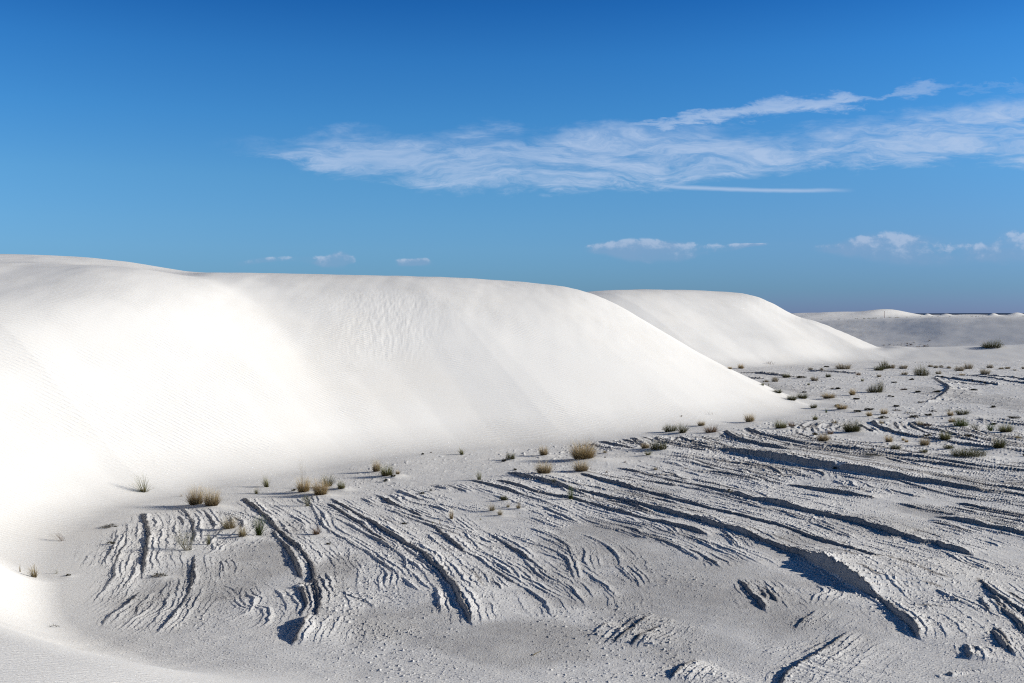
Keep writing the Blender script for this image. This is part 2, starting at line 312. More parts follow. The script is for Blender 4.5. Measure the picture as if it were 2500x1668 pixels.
# ------------------------------------------------------------------ eroded strata of the flat: curved scarps with their steep side to the west
CR = {'A': (0,1100,2.76), 'B': (700,1050,2.5375), 'C': (1400,1050,3.9167), 'D': (1900,1050,3.9167), 'E': (1700,1250,2.9375), 'F': (1700,830,2.9375)}
STR = '''
A|965,455,5 1000,560,5 1000,620,5 985,700,5 970,790,4 955,890,1
A|940,930,3 890,1010,4 820,1055,3 740,1120,4 690,1180,3 650,1215,.5
A|850,500,1.5 855,570,2 850,640,2.5 800,720,3 775,800,2.5 770,850,3 700,930,2.5 640,1000,1.5 560,1050,1.5 480,1095,1.5 420,1110,1
A|790,530,1.5 785,600,2 760,680,3 705,750,2.5 690,800,1
A|600,705,3.5 570,760,1.5 550,810,.5
A|1225,395,2 1270,450,3 1300,510,3.5 1310,580,3.5 1305,640,2
A|1315,700,1.5 1310,760,3.5 1300,850,4 1280,940,3.5 1240,1030,3 1190,1080,2.5 1150,1150,3 1090,1215,2 1010,1285,.5
A|1345,405,1.5 1400,450,3 1440,520,3 1445,560,1
A|1200,450,2 1235,500,3 1245,540,1
A|1135,470,1.5 1140,600,2 1170,640,1
A|1125,895,1.5 1090,960,2 1040,1010,2 1000,1070,1.5 910,1130,1.2 840,1190,1 760,1250,.5
A|1200,890,1.5 1190,935,1
A|1490,730,1 1505,800,1.8 1500,850,1
A|1660,345,6 1740,410,5 1810,480,5 1880,560,5 1960,630,7 2030,695,8 2090,760,8 2115,830,8 2125,900,7 2135,970,6 2148,1040,6 2145,1110,5 2110,1165,3
A|1830,540,3 1870,600,2.5 1920,650,3.5 1960,700,7 2000,770,6 2035,850,5 2040,880,1
A|2030,930,6 2055,990,5 2065,1050,4 2045,1110,3 2000,1170,.5
A|2065,1185,11 2035,1240,12 2000,1310,9 1960,1350,2
A|2020,690,1.5 2130,810,2 2160,900,2 2170,1000,2 2160,1090,1.5
A|1700,365,2 1850,500,1.8 1990,630,1.8 2080,730,1.8 2140,800,2
A|1760,340,1 1900,410,1.6 2010,490,1.6 2080,560,1
A|560,600,1 520,680,2 500,760,1
B|260,430,3 330,470,4 430,530,5 520,580,6 600,635,8 690,690,7 780,740,6 860,790,7 920,850,7 980,910,7 1020,970,8 1060,1020,9 1085,1080,8 1110,1130,6 1140,1200,4 1155,1245,1
B|225,455,3 300,490,4 380,545,4 450,590,4 530,650,4 620,710,3.5 700,770,2 780,840,1.5 850,900,1.5 890,960,1.5 930,1030,1.5 945,1100,1.5 950,1180,1
B|545,520,2 620,570,3 720,615,2.5 860,660,1.5 930,710,2 1000,770,2.5 1080,840,1
B|890,595,3 950,640,5 1010,690,6 1060,730,6 1100,765,3 1180,800,2.5 1240,840,2 1300,890,2.5 1370,940,3 1440,985,2.5 1520,1030,1.5 1600,1090,1.5 1640,1160,2 1680,1185,.5
B|530,395,1.5 600,430,3.5 660,470,4.5 730,495,3 800,530,4 870,565,1
B|450,420,1.5 520,460,2.5 620,500,1
B|640,365,1.5 740,400,2.5 840,440,3 950,470,1
B|885,345,2.5 960,365,2.5 1010,385,1
B|980,345,2 1080,380,3 1130,400,1
B|1110,315,3 1200,335,5 1300,360,5 1420,395,4 1530,430,3 1640,465,2.5 1720,500,2 1820,540,1 1920,570,1 2030,600,1
B|1270,315,3 1360,340,5 1460,365,6 1560,395,6 1680,415,5 1770,430,5
B|1410,285,7 1480,305,10 1560,320,12 1650,345,11 1730,365,9 1770,375,7
B|1150,600,1.5 1250,650,2 1340,700,3 1420,750,4.5 1490,800,3.5 1540,840,2.5 1590,885,2 1700,960,1.5 1800,1040,1.5 1870,1120,1
B|1500,540,2 1570,575,2.5 1650,600,1.5 1730,625,.5
B|1110,850,2 1180,920,3 1220,990,3 1290,1030,1
B|1170,860,1.5 1270,940,2.5 1330,1010,2.5 1390,1040,1
B|1140,900,1.5 1160,1000,2 1240,1110,1.5 1260,1160,1
B|210,740,1.5 270,800,2.2 320,860,2.2 320,920,1.5 370,960,2 390,1000,1
B|270,740,1.5 330,790,2 370,860,2 400,900,1
B|1990,1352,3 2060,1300,5 2130,1250,6 2230,1178,5 2290,1150,2
B|2120,1358,3 2190,1300,6 2260,1260,5 2335,1218,3
B|1850,1300,1.5 1950,1230,2.5 2030,1185,2
B|2367,1556,3 2440,1495,6 2515,1446,4 2580,1420,2
B|2010,1280,2 2100,1215,3 2200,1150,2
B|1960,1340,2 2010,1290,2.5 2080,1240,3 2160,1200,1.5
B|340,480,1.5 480,560,1.5 620,640,1.5 780,720,1.5 900,800,1.5 980,880,1.5 1060,980,1.5 1130,1080,1.5 1190,1200,1
C|0,570,6 120,600,7 250,630,9 400,665,9 560,715,10 700,760,10 850,790,12 1000,835,12 1150,880,12
C|0,665,5 150,705,6 280,750,6 420,790,6 560,830,5 700,870,4 830,900,7 950,935,8 1080,970,6 1180,1000,5 1300,1035,4 1400,1050,1
C|380,690,5 500,715,6 620,760,6 720,800,5 850,830,2
C|20,425,3 150,450,7 300,500,8 450,530,8 600,575,9 740,610,8 860,640,8 1000,680,7 1150,730,8 1300,775,7 1450,815,7 1600,850,7 1750,900,7 1900,935,7 2050,975,6 2200,1030,6 2350,1075,6
C|1160,820,2 1300,860,3 1450,880,3 1600,905,2.5 1750,950,3 1900,990,2.5 2100,1040,2
C|1460,930,3 1620,970,4 1780,1020,3.5 1900,1045,3.5 2050,1095,3.5 2230,1155,3
C|490,380,4 620,405,5 760,440,5 900,475,5 1050,510,5 1200,535,5 1350,575,6 1480,610,10 1600,640,12 1720,690,10 1850,710,10 1980,745,12 2100,770,11 2230,805,11 2350,830,10
C|350,430,2 500,450,3 650,480,3 820,510,5 960,530,5 1080,545,1
C|1030,85,9 1130,120,10 1250,145,9 1370,165,6 1500,190,6 1560,205,5 1700,235,5 1900,260,4 2100,290,4 2350,330,3
C|0,815,1 200,860,1.5 400,910,2 560,950,2 700,1020,2 850,1060,2 1000,1110,2 1150,1180,3 1250,1230,2.5 1350,1290,3 1430,1350,1
C|780,235,2 1000,265,3 1300,310,3 1600,350,3 1900,400,3 2350,460,3
C|1000,250,3 1300,330,4 1600,400,4 1900,500,4 2100,530,3
C|1200,390,5 1400,410,7 1600,450,7 1750,480,4
C|780,295,2 950,325,3 1100,365,2
C|590,335,2 740,375,2.5 900,400,1
C|190,100,7 300,125,8 430,160,7 560,185,4
C|120,130,3 250,155,3 330,170,1
C|460,75,6 500,105,6 600,140,6 700,175,5
C|550,80,9 600,105,9 640,130,7
C|640,60,5 720,95,5 850,130,6 1000,155,7 1200,185,7 1350,210,5
C|420,110,3 560,140,4 660,165,2
C|380,790,1.5 600,820,1.5 850,930,1.5 1050,1090,1
C|750,620,2 900,655,2.5 1100,720,3 1200,750,2
C|1060,820,2 1200,850,2.5 1350,900,2
E|0,75,12 130,120,12 250,150,12 380,190,11 480,235,9 600,275,8 700,310,11 800,340,16 870,385,24 980,430,26 1080,490,26 1180,550,22 1260,600,8 1340,650,5 1400,700,8 1450,760,9 1530,820,9 1570,880,7 1610,930,4 1670,960,1
D|391,1074,5 440,1090,6 600,1130,7 740,1170,8 900,1215,8 1050,1260,7 1200,1310,7 1330,1350,4 1400,1385,10 1500,1420,10 1600,1450,7 1700,1490,2
D|391,830,10 560,870,9 720,895,11 850,935,12 1000,970,12 1120,1010,13 1220,1025,9 1290,1050,9 1400,1085,10 1520,1095,10 1600,1135,11 1720,1155,10 1830,1190,7 1920,1225,2
D|600,1180,5 800,1230,5 950,1270,4 1080,1300,1
D|510,1085,4 640,1110,4 740,1140,2
D|170,540,6 300,565,7 430,590,6 560,610,8 700,635,8 850,660,7 1020,685,2
D|1080,710,3 1250,745,4 1400,775,3 1550,800,4 1700,830,4 1850,860,4 2100,915,5 2350,970,5
D|1640,860,7 1800,885,9 2000,930,8 2200,965,8 2350,1000,8
D|1360,875,2.5 1500,895,4 1650,925,4 1800,960,3.5 1950,1000,2.5
D|1700,760,4 1850,790,5 1950,820,3
D|1810,725,6 2000,765,6 2350,835,6
D|1850,755,4 2100,800,5 2350,850,5
D|1440,455,6 1600,480,7 1800,515,8 2000,555,7 2200,580,7 2350,600,7
D|1950,590,6 2150,610,6 2350,640,6
D|2150,350,5 2350,370,6
D|2200,540,5 2350,550,5
D|500,545,3 700,570,4 900,600,3
D|0,590,2 150,615,2
D|790,600,3 900,620,3
D|880,1425,7 950,1455,9 1020,1485,3
D|1150,500,4 1400,570,4 1700,640,4 2050,690,3 2350,735,3
D|1000,560,3 1300,640,3 1500,650,3
F|370,645,7 430,680,10 520,705,12 640,735,12 760,755,12 880,770,11 1000,780,11 1120,795,11 1250,810,11 1350,825,11 1500,845,11 1700,865,10 1900,895,10 2100,925,9 2350,950,9
F|215,675,13 260,705,14 330,735,13 450,758,12 560,780,10 700,808,9 850,830,8 1000,862,7 1150,885,6 1350,930,6 1600,968,5 1800,1000,5 2000,1030,5
F|400,700,5 600,745,6 800,785,6 1000,812,6 1200,833,6 1350,852,9 1500,872,9 1700,895,9 1900,920,8 2100,945,6
F|0,765,9 100,790,12 200,800,14 350,828,20 500,850,26 650,877,28 800,905,28 950,925,26 1100,950,26 1250,975,24 1400,1000,20 1600,1030,15 1800,1055,13 2000,1085,10
F|70,720,5 200,765,6 300,795,6 450,815,6 700,850,5 1000,890,5 1300,935,5 1600,985,4
F|240,655,2 300,700,3 420,730,3 600,765,3 800,805,3
F|300,650,2 350,690,3 480,720,3 700,765,3
F|1265,600,9 1300,625,11 1370,655,11 1450,680,10 1560,700,9 1700,720,9 1850,745,9 2000,765,9 2200,790,9 2350,805,8
F|1560,608,8 1600,630,9 1700,655,9 1800,670,7 1900,700,5 2050,715,5 2350,750,5
F|1480,590,2 1475,615,3 1520,650,3 1560,665,2
F|1410,610,2 1390,640,3 1440,670,3
F|1700,270,3 1770,310,8 1810,340,13 1810,370,14 1760,410,11 1700,435,9 1630,455,4
F|830,225,12 950,230,14 1100,240,12 1170,245,6
F|350,240,10 500,245,12 650,260,6
F|450,245,10 620,262,12 700,270,5
F|1720,265,8 1850,285,12 2000,300,14 2150,325,10
F|2050,250,8 2200,265,8 2350,290,8
F|1750,300,6 1900,310,8 2080,325,8
F|900,590,3 860,610,3 830,640,4 850,670,3
F|940,595,3 880,620,4 860,645,4 900,670,3
F|860,600,2 820,625,3 800,650,3
F|1640,620,4 1750,632,5 1850,640,3
F|300,265,5 420,275,6 520,280,3
F|1850,250,5 2000,262,7 2150,285,8 2350,315,8
F|2030,560,3 2050,585,3 2110,605,3
F|2180,575,4 2270,590,5 2350,600,4
E|280,480,2 340,530,4 380,590,4 430,640,4 480,700,5 510,750,2
E|430,530,2.5 470,580,3.5 500,640,3.5 530,660,2
E|460,540,3 520,590,4 560,640,5 590,690,3
E|1050,920,4 980,970,6 900,1020,7 820,1070,8 740,1120,8 660,1170,7 620,1215,5
E|900,710,2 820,760,3 760,810,3.5 700,870,1
E|2050,520,5 2120,580,6 2200,640,6 2280,700,6 2350,750,6
E|2050,570,3 2150,640,4 2250,740,4 2350,850,4
E|2110,620,3 2200,720,4.5 2290,800,4.5 2350,880,4.5
E|2040,610,2 2060,670,3.5 2130,760,3
E|2180,550,3 2260,600,4 2350,670,4
E|1980,990,3 2020,1015,4 2045,1035,2
E|1960,1040,4 1968,1060,5 1965,1085,2
E|2160,920,4 2220,1000,6 2250,1030,3
E|2100,820,3 2180,900,5 2250,1000,4
E|1480,680,2 1600,690,3 1750,700,3 1850,720,3
E|1590,540,3 1700,550,4 1800,565,2
E|1820,640,2 1860,650,3 1900,655,2
E|720,1040,1.5 800,1010,2.5 900,960,2 1000,900,1
E|1800,1165,3 1830,1180,4 1850,1190,2
'''
LINES = []; THIN = []
for row in STR.strip().split('\n'):
    c, pts = row.split('|'); ox, oy, sc = CR[c]
    P = []
    for p in pts.split():
        a, b, h = map(float, p.split(',')); u, v = ox+a/sc, oy+b/sc
        x, y = gpt(u, v, 0.0); P.append((x, y, h*0.01))
    P = np.array(P); a_ = P[0]-(P[1]-P[0])/np.linalg.norm((P[1]-P[0])[:2])*0.45; b_ = P[-1]+(P[-1]-P[-2])/np.linalg.norm((P[-1]-P[-2])[:2])*(2.6 if (c in 'DEF' and a >= 2340) else 0.45)
    a_[2] = P[0, 2]; b_[2] = P[-1, 2]
    if P[0, 2] > 0.035: P = np.vstack([a_, P])
    if P[-1, 2] > 0.035 or (c in 'DEF' and a >= 2340): P = np.vstack([P, b_])
    LINES.append(catmull(P, 0.35))
    # thinner beds that crop out alongside: long, nearly parallel, broken
    Q = LINES[-1]; hm = Q[:, 2].max()
    nk = {'A': 2, 'B': 3, 'E': 2}.get(c, 8) if len(Q) > 8 and Q[:, 1].mean() < 45 else 0
    for _ in range(nk):
        n = len(Q); ln = int(n*rng.uniform(0.5, 1.0)); i0 = rng.randint(0, n-ln+1); q = Q[i0:i0+ln].copy()
        if len(q) < 5: continue
        d = np.gradient(q[:, :2], axis=0); d /= np.linalg.norm(d, axis=1)[:, None]+1e-9
        nn = np.stack([d[:, 1], -d[:, 0]], 1); ch = Q[-1]-Q[0]
        if ch[1]-0.35*ch[0] < 0: nn = -nn
        ym = q[:, 1].mean(); off = rng.uniform(0.12, 1.3)*(0.5+ym/28.0)*(1 if rng.rand() < 0.8 else -0.4)
        tq = np.linspace(0, 1, len(q)); off = off*(1+0.25*np.sin(tq*rng.uniform(2, 6)+rng.rand()*6))
        q[:, :2] += nn*off[:, None]
        q[:, 2] = rng.uniform(0.009, 0.028)*(0.3+(ym/23.0)**1.4)*np.sin(np.pi*np.clip(tq*0.98+0.01, 0, 1))**0.7
        THIN.append(q)

LINES += THIN; print('lines', len(LINES))
# ---- grid: rows get coarser with distance, columns with the angle from the view axis
rows = [2.0]
while rows[-1] < 9000:
    y = rows[-1]
    if y < 9: st = 0.25
    elif y < 11.2: st = 0.06
    elif y < 105: st = min(y*y/(EYE*995)*0.42, 0.17 if y < 62 else 0.24)
    elif y < 210: st = 0.6
    elif y < 900: st = 2.5
    else: st = y*0.06
    rows.append(y+st)
rows = np.array(rows)
kf_ = np.arange(-0.585, 0.5851, 0.62/995.0)
kc = 0.585+np.cumsum(np.linspace(0.004, 0.06, 24))
ks = np.concatenate([-kc[::-1], kf_, kc])
NR, NC = len(rows), len(ks)
KG, YG = np.meshgrid(ks, rows); XG = KG*YG
print('grid', NR, NC, NR*NC)
ZG, D1, D2, Q0 = macro(XG, YG)
FLAT = (1-sst(D1, -0.9, 0.7))*(1-sst(D2, -2, 0.5))*(1-sst(Q0, -0.3, 1.6))*(1-sst(YG, 94, 97))

def accum(P, reach, fn):
    """calls fn on every grid window near the polyline P with signed side distance s (>0 = behind the crest), arclength t, height a"""
    seg = P[1:, :2]-P[:-1, :2]; L = np.linalg.norm(seg, axis=1); T = np.concatenate([[0], np.cumsum(L)])
    x0, y0 = P[:, 0].min()-reach, P[:, 1].min()-reach; x1, y1 = P[:, 0].max()+reach, P[:, 1].max()+reach
    y0 = max(y0, 3.0)
    r0, r1 = np.searchsorted(rows, [y0, y1]); kmin = min(x0/y0, x0/y1); kmax = max(x1/y0, x1/y1)
    q0, q1 = np.searchsorted(ks, [kmin, kmax])
    if r1-r0 < 2 or q1-q0 < 2: return
    shp = (r1-r0, q1-q0)
    best = np.full(shp, 1e9, np.float32); sgn = np.zeros(shp, np.float32); tt = np.zeros(shp, np.float32); aa = np.zeros(shp, np.float32)
    for i in range(len(L)):
        ax, ay, ah = P[i]; bx, by, bh = P[i+1]; dx, dy = seg[i]
        sx0, sx1 = min(ax, bx)-reach, max(ax, bx)+reach; sy0, sy1 = max(min(ay, by)-reach, 3.0), max(ay, by)+reach
        a0, a1 = np.searchsorted(rows, [sy0, sy1])-r0; a0 = max(a0, 0); a1 = min(a1, shp[0])
        b0, b1 = np.searchsorted(ks, [min(sx0/sy0, sx0/sy1), max(sx1/sy0, sx1/sy1)])-q0; b0 = max(b0, 0); b1 = min(b1, shp[1])
        if a1 <= a0 or b1 <= b0: continue
        x = XG[r0+a0:r0+a1, q0+b0:q0+b1]; y = YG[r0+a0:r0+a1, q0+b0:q0+b1]
        t = ((x-ax)*dx+(y-ay)*dy)/(L[i]**2+1e-9)
        ext = 0.0
        tc_ = np.clip(t, 0, 1)
        px, py = x-ax-tc_*dx, y-ay-tc_*dy; d = np.sqrt(px*px+py*py)
        B = best[a0:a1, b0:b1]; m = d < B
        B[m] = d[m]
        sgn[a0:a1, b0:b1][m] = (np.sign(px*dy-py*dx))[m]
        tt[a0:a1, b0:b1][m] = (T[i]+tc_*L[i])[m]
        aa[a0:a1, b0:b1][m] = (ah+(bh-ah)*tc_)[m]
    fn(slice(r0, r1), slice(q0, q1), best, sgn, tt, aa)

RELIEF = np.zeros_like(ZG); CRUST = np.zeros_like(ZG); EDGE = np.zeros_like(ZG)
HS = 1.0
for li, P in enumerate(LINES):
    d = P[-1, :2]-P[0, :2]
    mid = P[len(P)//2, :2]; ch = (P[0, :2]+P[-1, :2])/2
    # the side whose normal has the larger +x (or +y for lines running east-west) is the gentle back
    n = np.array([d[1], -d[0]]); flip = 1.0 if (n[0]+0.35*n[1]) > 0 else -1.0
    amax = P[:, 2].max(); reach = 0.9+9*amax
    ph = li*13.7; dyc = P[:, 1].mean()**2/4478*0.42*abs(d[0])/(np.linalg.norm(d)+1e-9); ym = P[:, 1].mean(); lam = max(0.085, 0.0062*ym); wide = 1.0+0.9*float(sst(ym, 19, 28)); jit = float(np.interp(ym, [18, 30], [1.0, 0.3]))
    Ltot = np.linalg.norm(P[1:, :2]-P[:-1, :2], axis=1).sum()
    def fn(rs, cs, dist, sg, t, a):
        s = dist*sg*flip
        w1 = gnoise(t*3.1+ph, s*2+ph)*0.030+gnoise(t*9.7+ph, s*5)*0.016*jit+gnoise(t*26+ph, s*9)*0.007*jit
        s = s+w1*(0.6+4.0*np.minimum(a, 0.08))
        TT = t.max() if t.size else 1.0; TT = float(Ltot); tl = min(0.6, 0.3*TT); tap = sst(t, 0, tl)*sst(TT-t, 0, tl); tl2 = min(0.45, 0.25*TT); tp2 = sst(t, 0, tl2)*sst(TT-t, 0, tl2)
        am = a*0.84*tp2*(1.0+0.20*gnoise(t*1.9+ph, s*0.0+3.1)+jit*(0.22*gnoise(t*6.5+ph, s*0.0+1.1)+0.16*gnoise(t*19+ph, s*0.0+2.1)))
        am = np.maximum(am, 0)
        wf = np.maximum(0.16*a+0.012, 1.0*dyc); wb = 6.0*a+0.10
        pr = np.where(s < 0, np.exp(-(s/wf)**2), np.exp(-np.maximum(s, 0)/wb))
        pr = pr*(1-sst(dist, 0.55*reach, 0.97*reach))
        h = am*pr
        # thin parallel beds weathering out of the back of the scarp
        env = np.where(s > 0, np.exp(-s/((0.30+3.0*a)*wide)), np.exp(s/((0.12+1.0*a)*wide)))*tap
        env = env*(1-sst(dist, 0.5*reach, 0.95*reach))
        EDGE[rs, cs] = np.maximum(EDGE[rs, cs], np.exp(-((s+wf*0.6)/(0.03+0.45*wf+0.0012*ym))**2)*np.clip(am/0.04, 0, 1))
        ph2 = s/lam*(1+0.4*gnoise(s*0+ph, t*0+2.0))+0.6*gnoise(t*0.7+ph, s*1.5+4)+0.2*gnoise(t*4+ph, s*3+4)
        saw = ph2-np.floor(ph2)
        bed = (1-saw)*np.clip(saw*10, 0, 1)
        h = h+env*bed*(0.20*lam*0.8+0.05*np.minimum(a, 0.1))*np.clip(0.55+gnoise(t*0.8+ph, np.floor(ph2)*7.7)*1.9, 0, 1.8)*(np.minimum(a/0.01, 1))
        RELIEF[rs, cs] = np.maximum(RELIEF[rs, cs], h)
        CRUST[rs, cs] = np.maximum(CRUST[rs, cs], env*np.minimum(a/0.02, 1))
    accum(P, reach, fn)
# rough salt crust between the scarps
big = fbm(XG*0.35+5, YG*0.22, 3)
patch = sst(big, -0.25, 0.45)
rr = 0.008*fbm(XG*1.7, YG*3.0, 2)+0.0020*fbm(XG*6, YG*8.5, 2, 0.6)*(0.5+patch)
near = 1-sst(YG, 22, 46)
cl = gnoise(XG*19+0.35*gnoise(XG*50, YG*50), YG*19); rr = rr+0.028*np.clip(cl-0.50, 0, 0.4)*(0.25+1.6*patch+1.0*CRUST)*(0.35+0.65*near)
cl2 = gnoise(XG*36+3, YG*43); rr = rr+0.026*np.clip(cl2-0.42, 0, 0.4)*(0.6+0.8*CRUST)*near
far_ = sst(YG, 38, 60)
l2 = gnoise(XG*6.5, YG*5.0); rr = rr+sst(YG, 22, 34)*(0.6+0.8*patch)*0.09*np.clip(l2-0.42, 0, 0.35)
lum = gnoise(XG*2.2, YG*2.6); rr = rr+far_*0.035*np.clip(lum-0.2, 0, 1)+far_*0.035*np.clip(gnoise(XG*0.9, YG*0.5+9)-0.25, 0, 1)
RELIEF = RELIEF+rr*(0.55+0.45*np.minimum(CRUST+0.6, 1))
bot = sst(Q0, -2.5, 0.5)
FM = FLAT*sst(-D1, 0.05, 1.2)
ZG = ZG+RELIEF*FM
# rough wind-scoured patch high on the big dune, and wide soft undulations
rough = np.exp(-((KG-kk(940))/0.05)**2)*sst(D1, 5, 8)*(1-sst(D1, 10, 13.5))*(YG < 80)
ZG = ZG+rough*(0.010*np.abs(fbm(XG*2.6, YG*1.1, 3))+0.008*fbm(XG*7, YG*3.5, 2))
ZG = ZG+0.010*fbm(XG*0.9, YG*0.35+2, 2)*sst(D1, 4, 9)*(YG < 90)
# faint scours on the grey slope behind
sc_ = sst(YG, 134, 138)*(1-sst(YG, 165, 172))*(XG > 30)
ZG = ZG+sc_*0.10*np.clip(fbm(XG*0.10+0.06*YG, YG*0.22, 4, 0.62)-0.18, 0, 1)
BARE = np.zeros_like(ZG)                    # damp bare crust between patches of drifted sand
for u, v, ru, rv in [(1640,1430,300,110), (1480,1330,200,60), (600,1390,110,90), (1250,1570,300,55), (1000,1530,160,60), (1880,1330,120,35), (1560,1200,60,20), (2150,1290,140,28), (2400,975,110,30), (2250,1250,80,18), (1900,1500,200,60), (800,1420,60,80), (420,1430,60,60), (1870,950,90,20), (2330,1180,90,15)]:
    x0, y0 = gpt(u, v); _, ya = gpt(u, v-rv); sx = ru*y0/F; BARE = np.maximum(BARE, np.exp(-((XG-x0)/sx)**2-((YG-y0)/(ya-y0))**2))
BARE = sst(BARE+0.35*fbm(XG*0.7+30, YG*0.5, 4, 0.6), 0.15, 0.75)
COVER = np.clip(1-FM*(0.18+0.82*BARE), 0, 1)
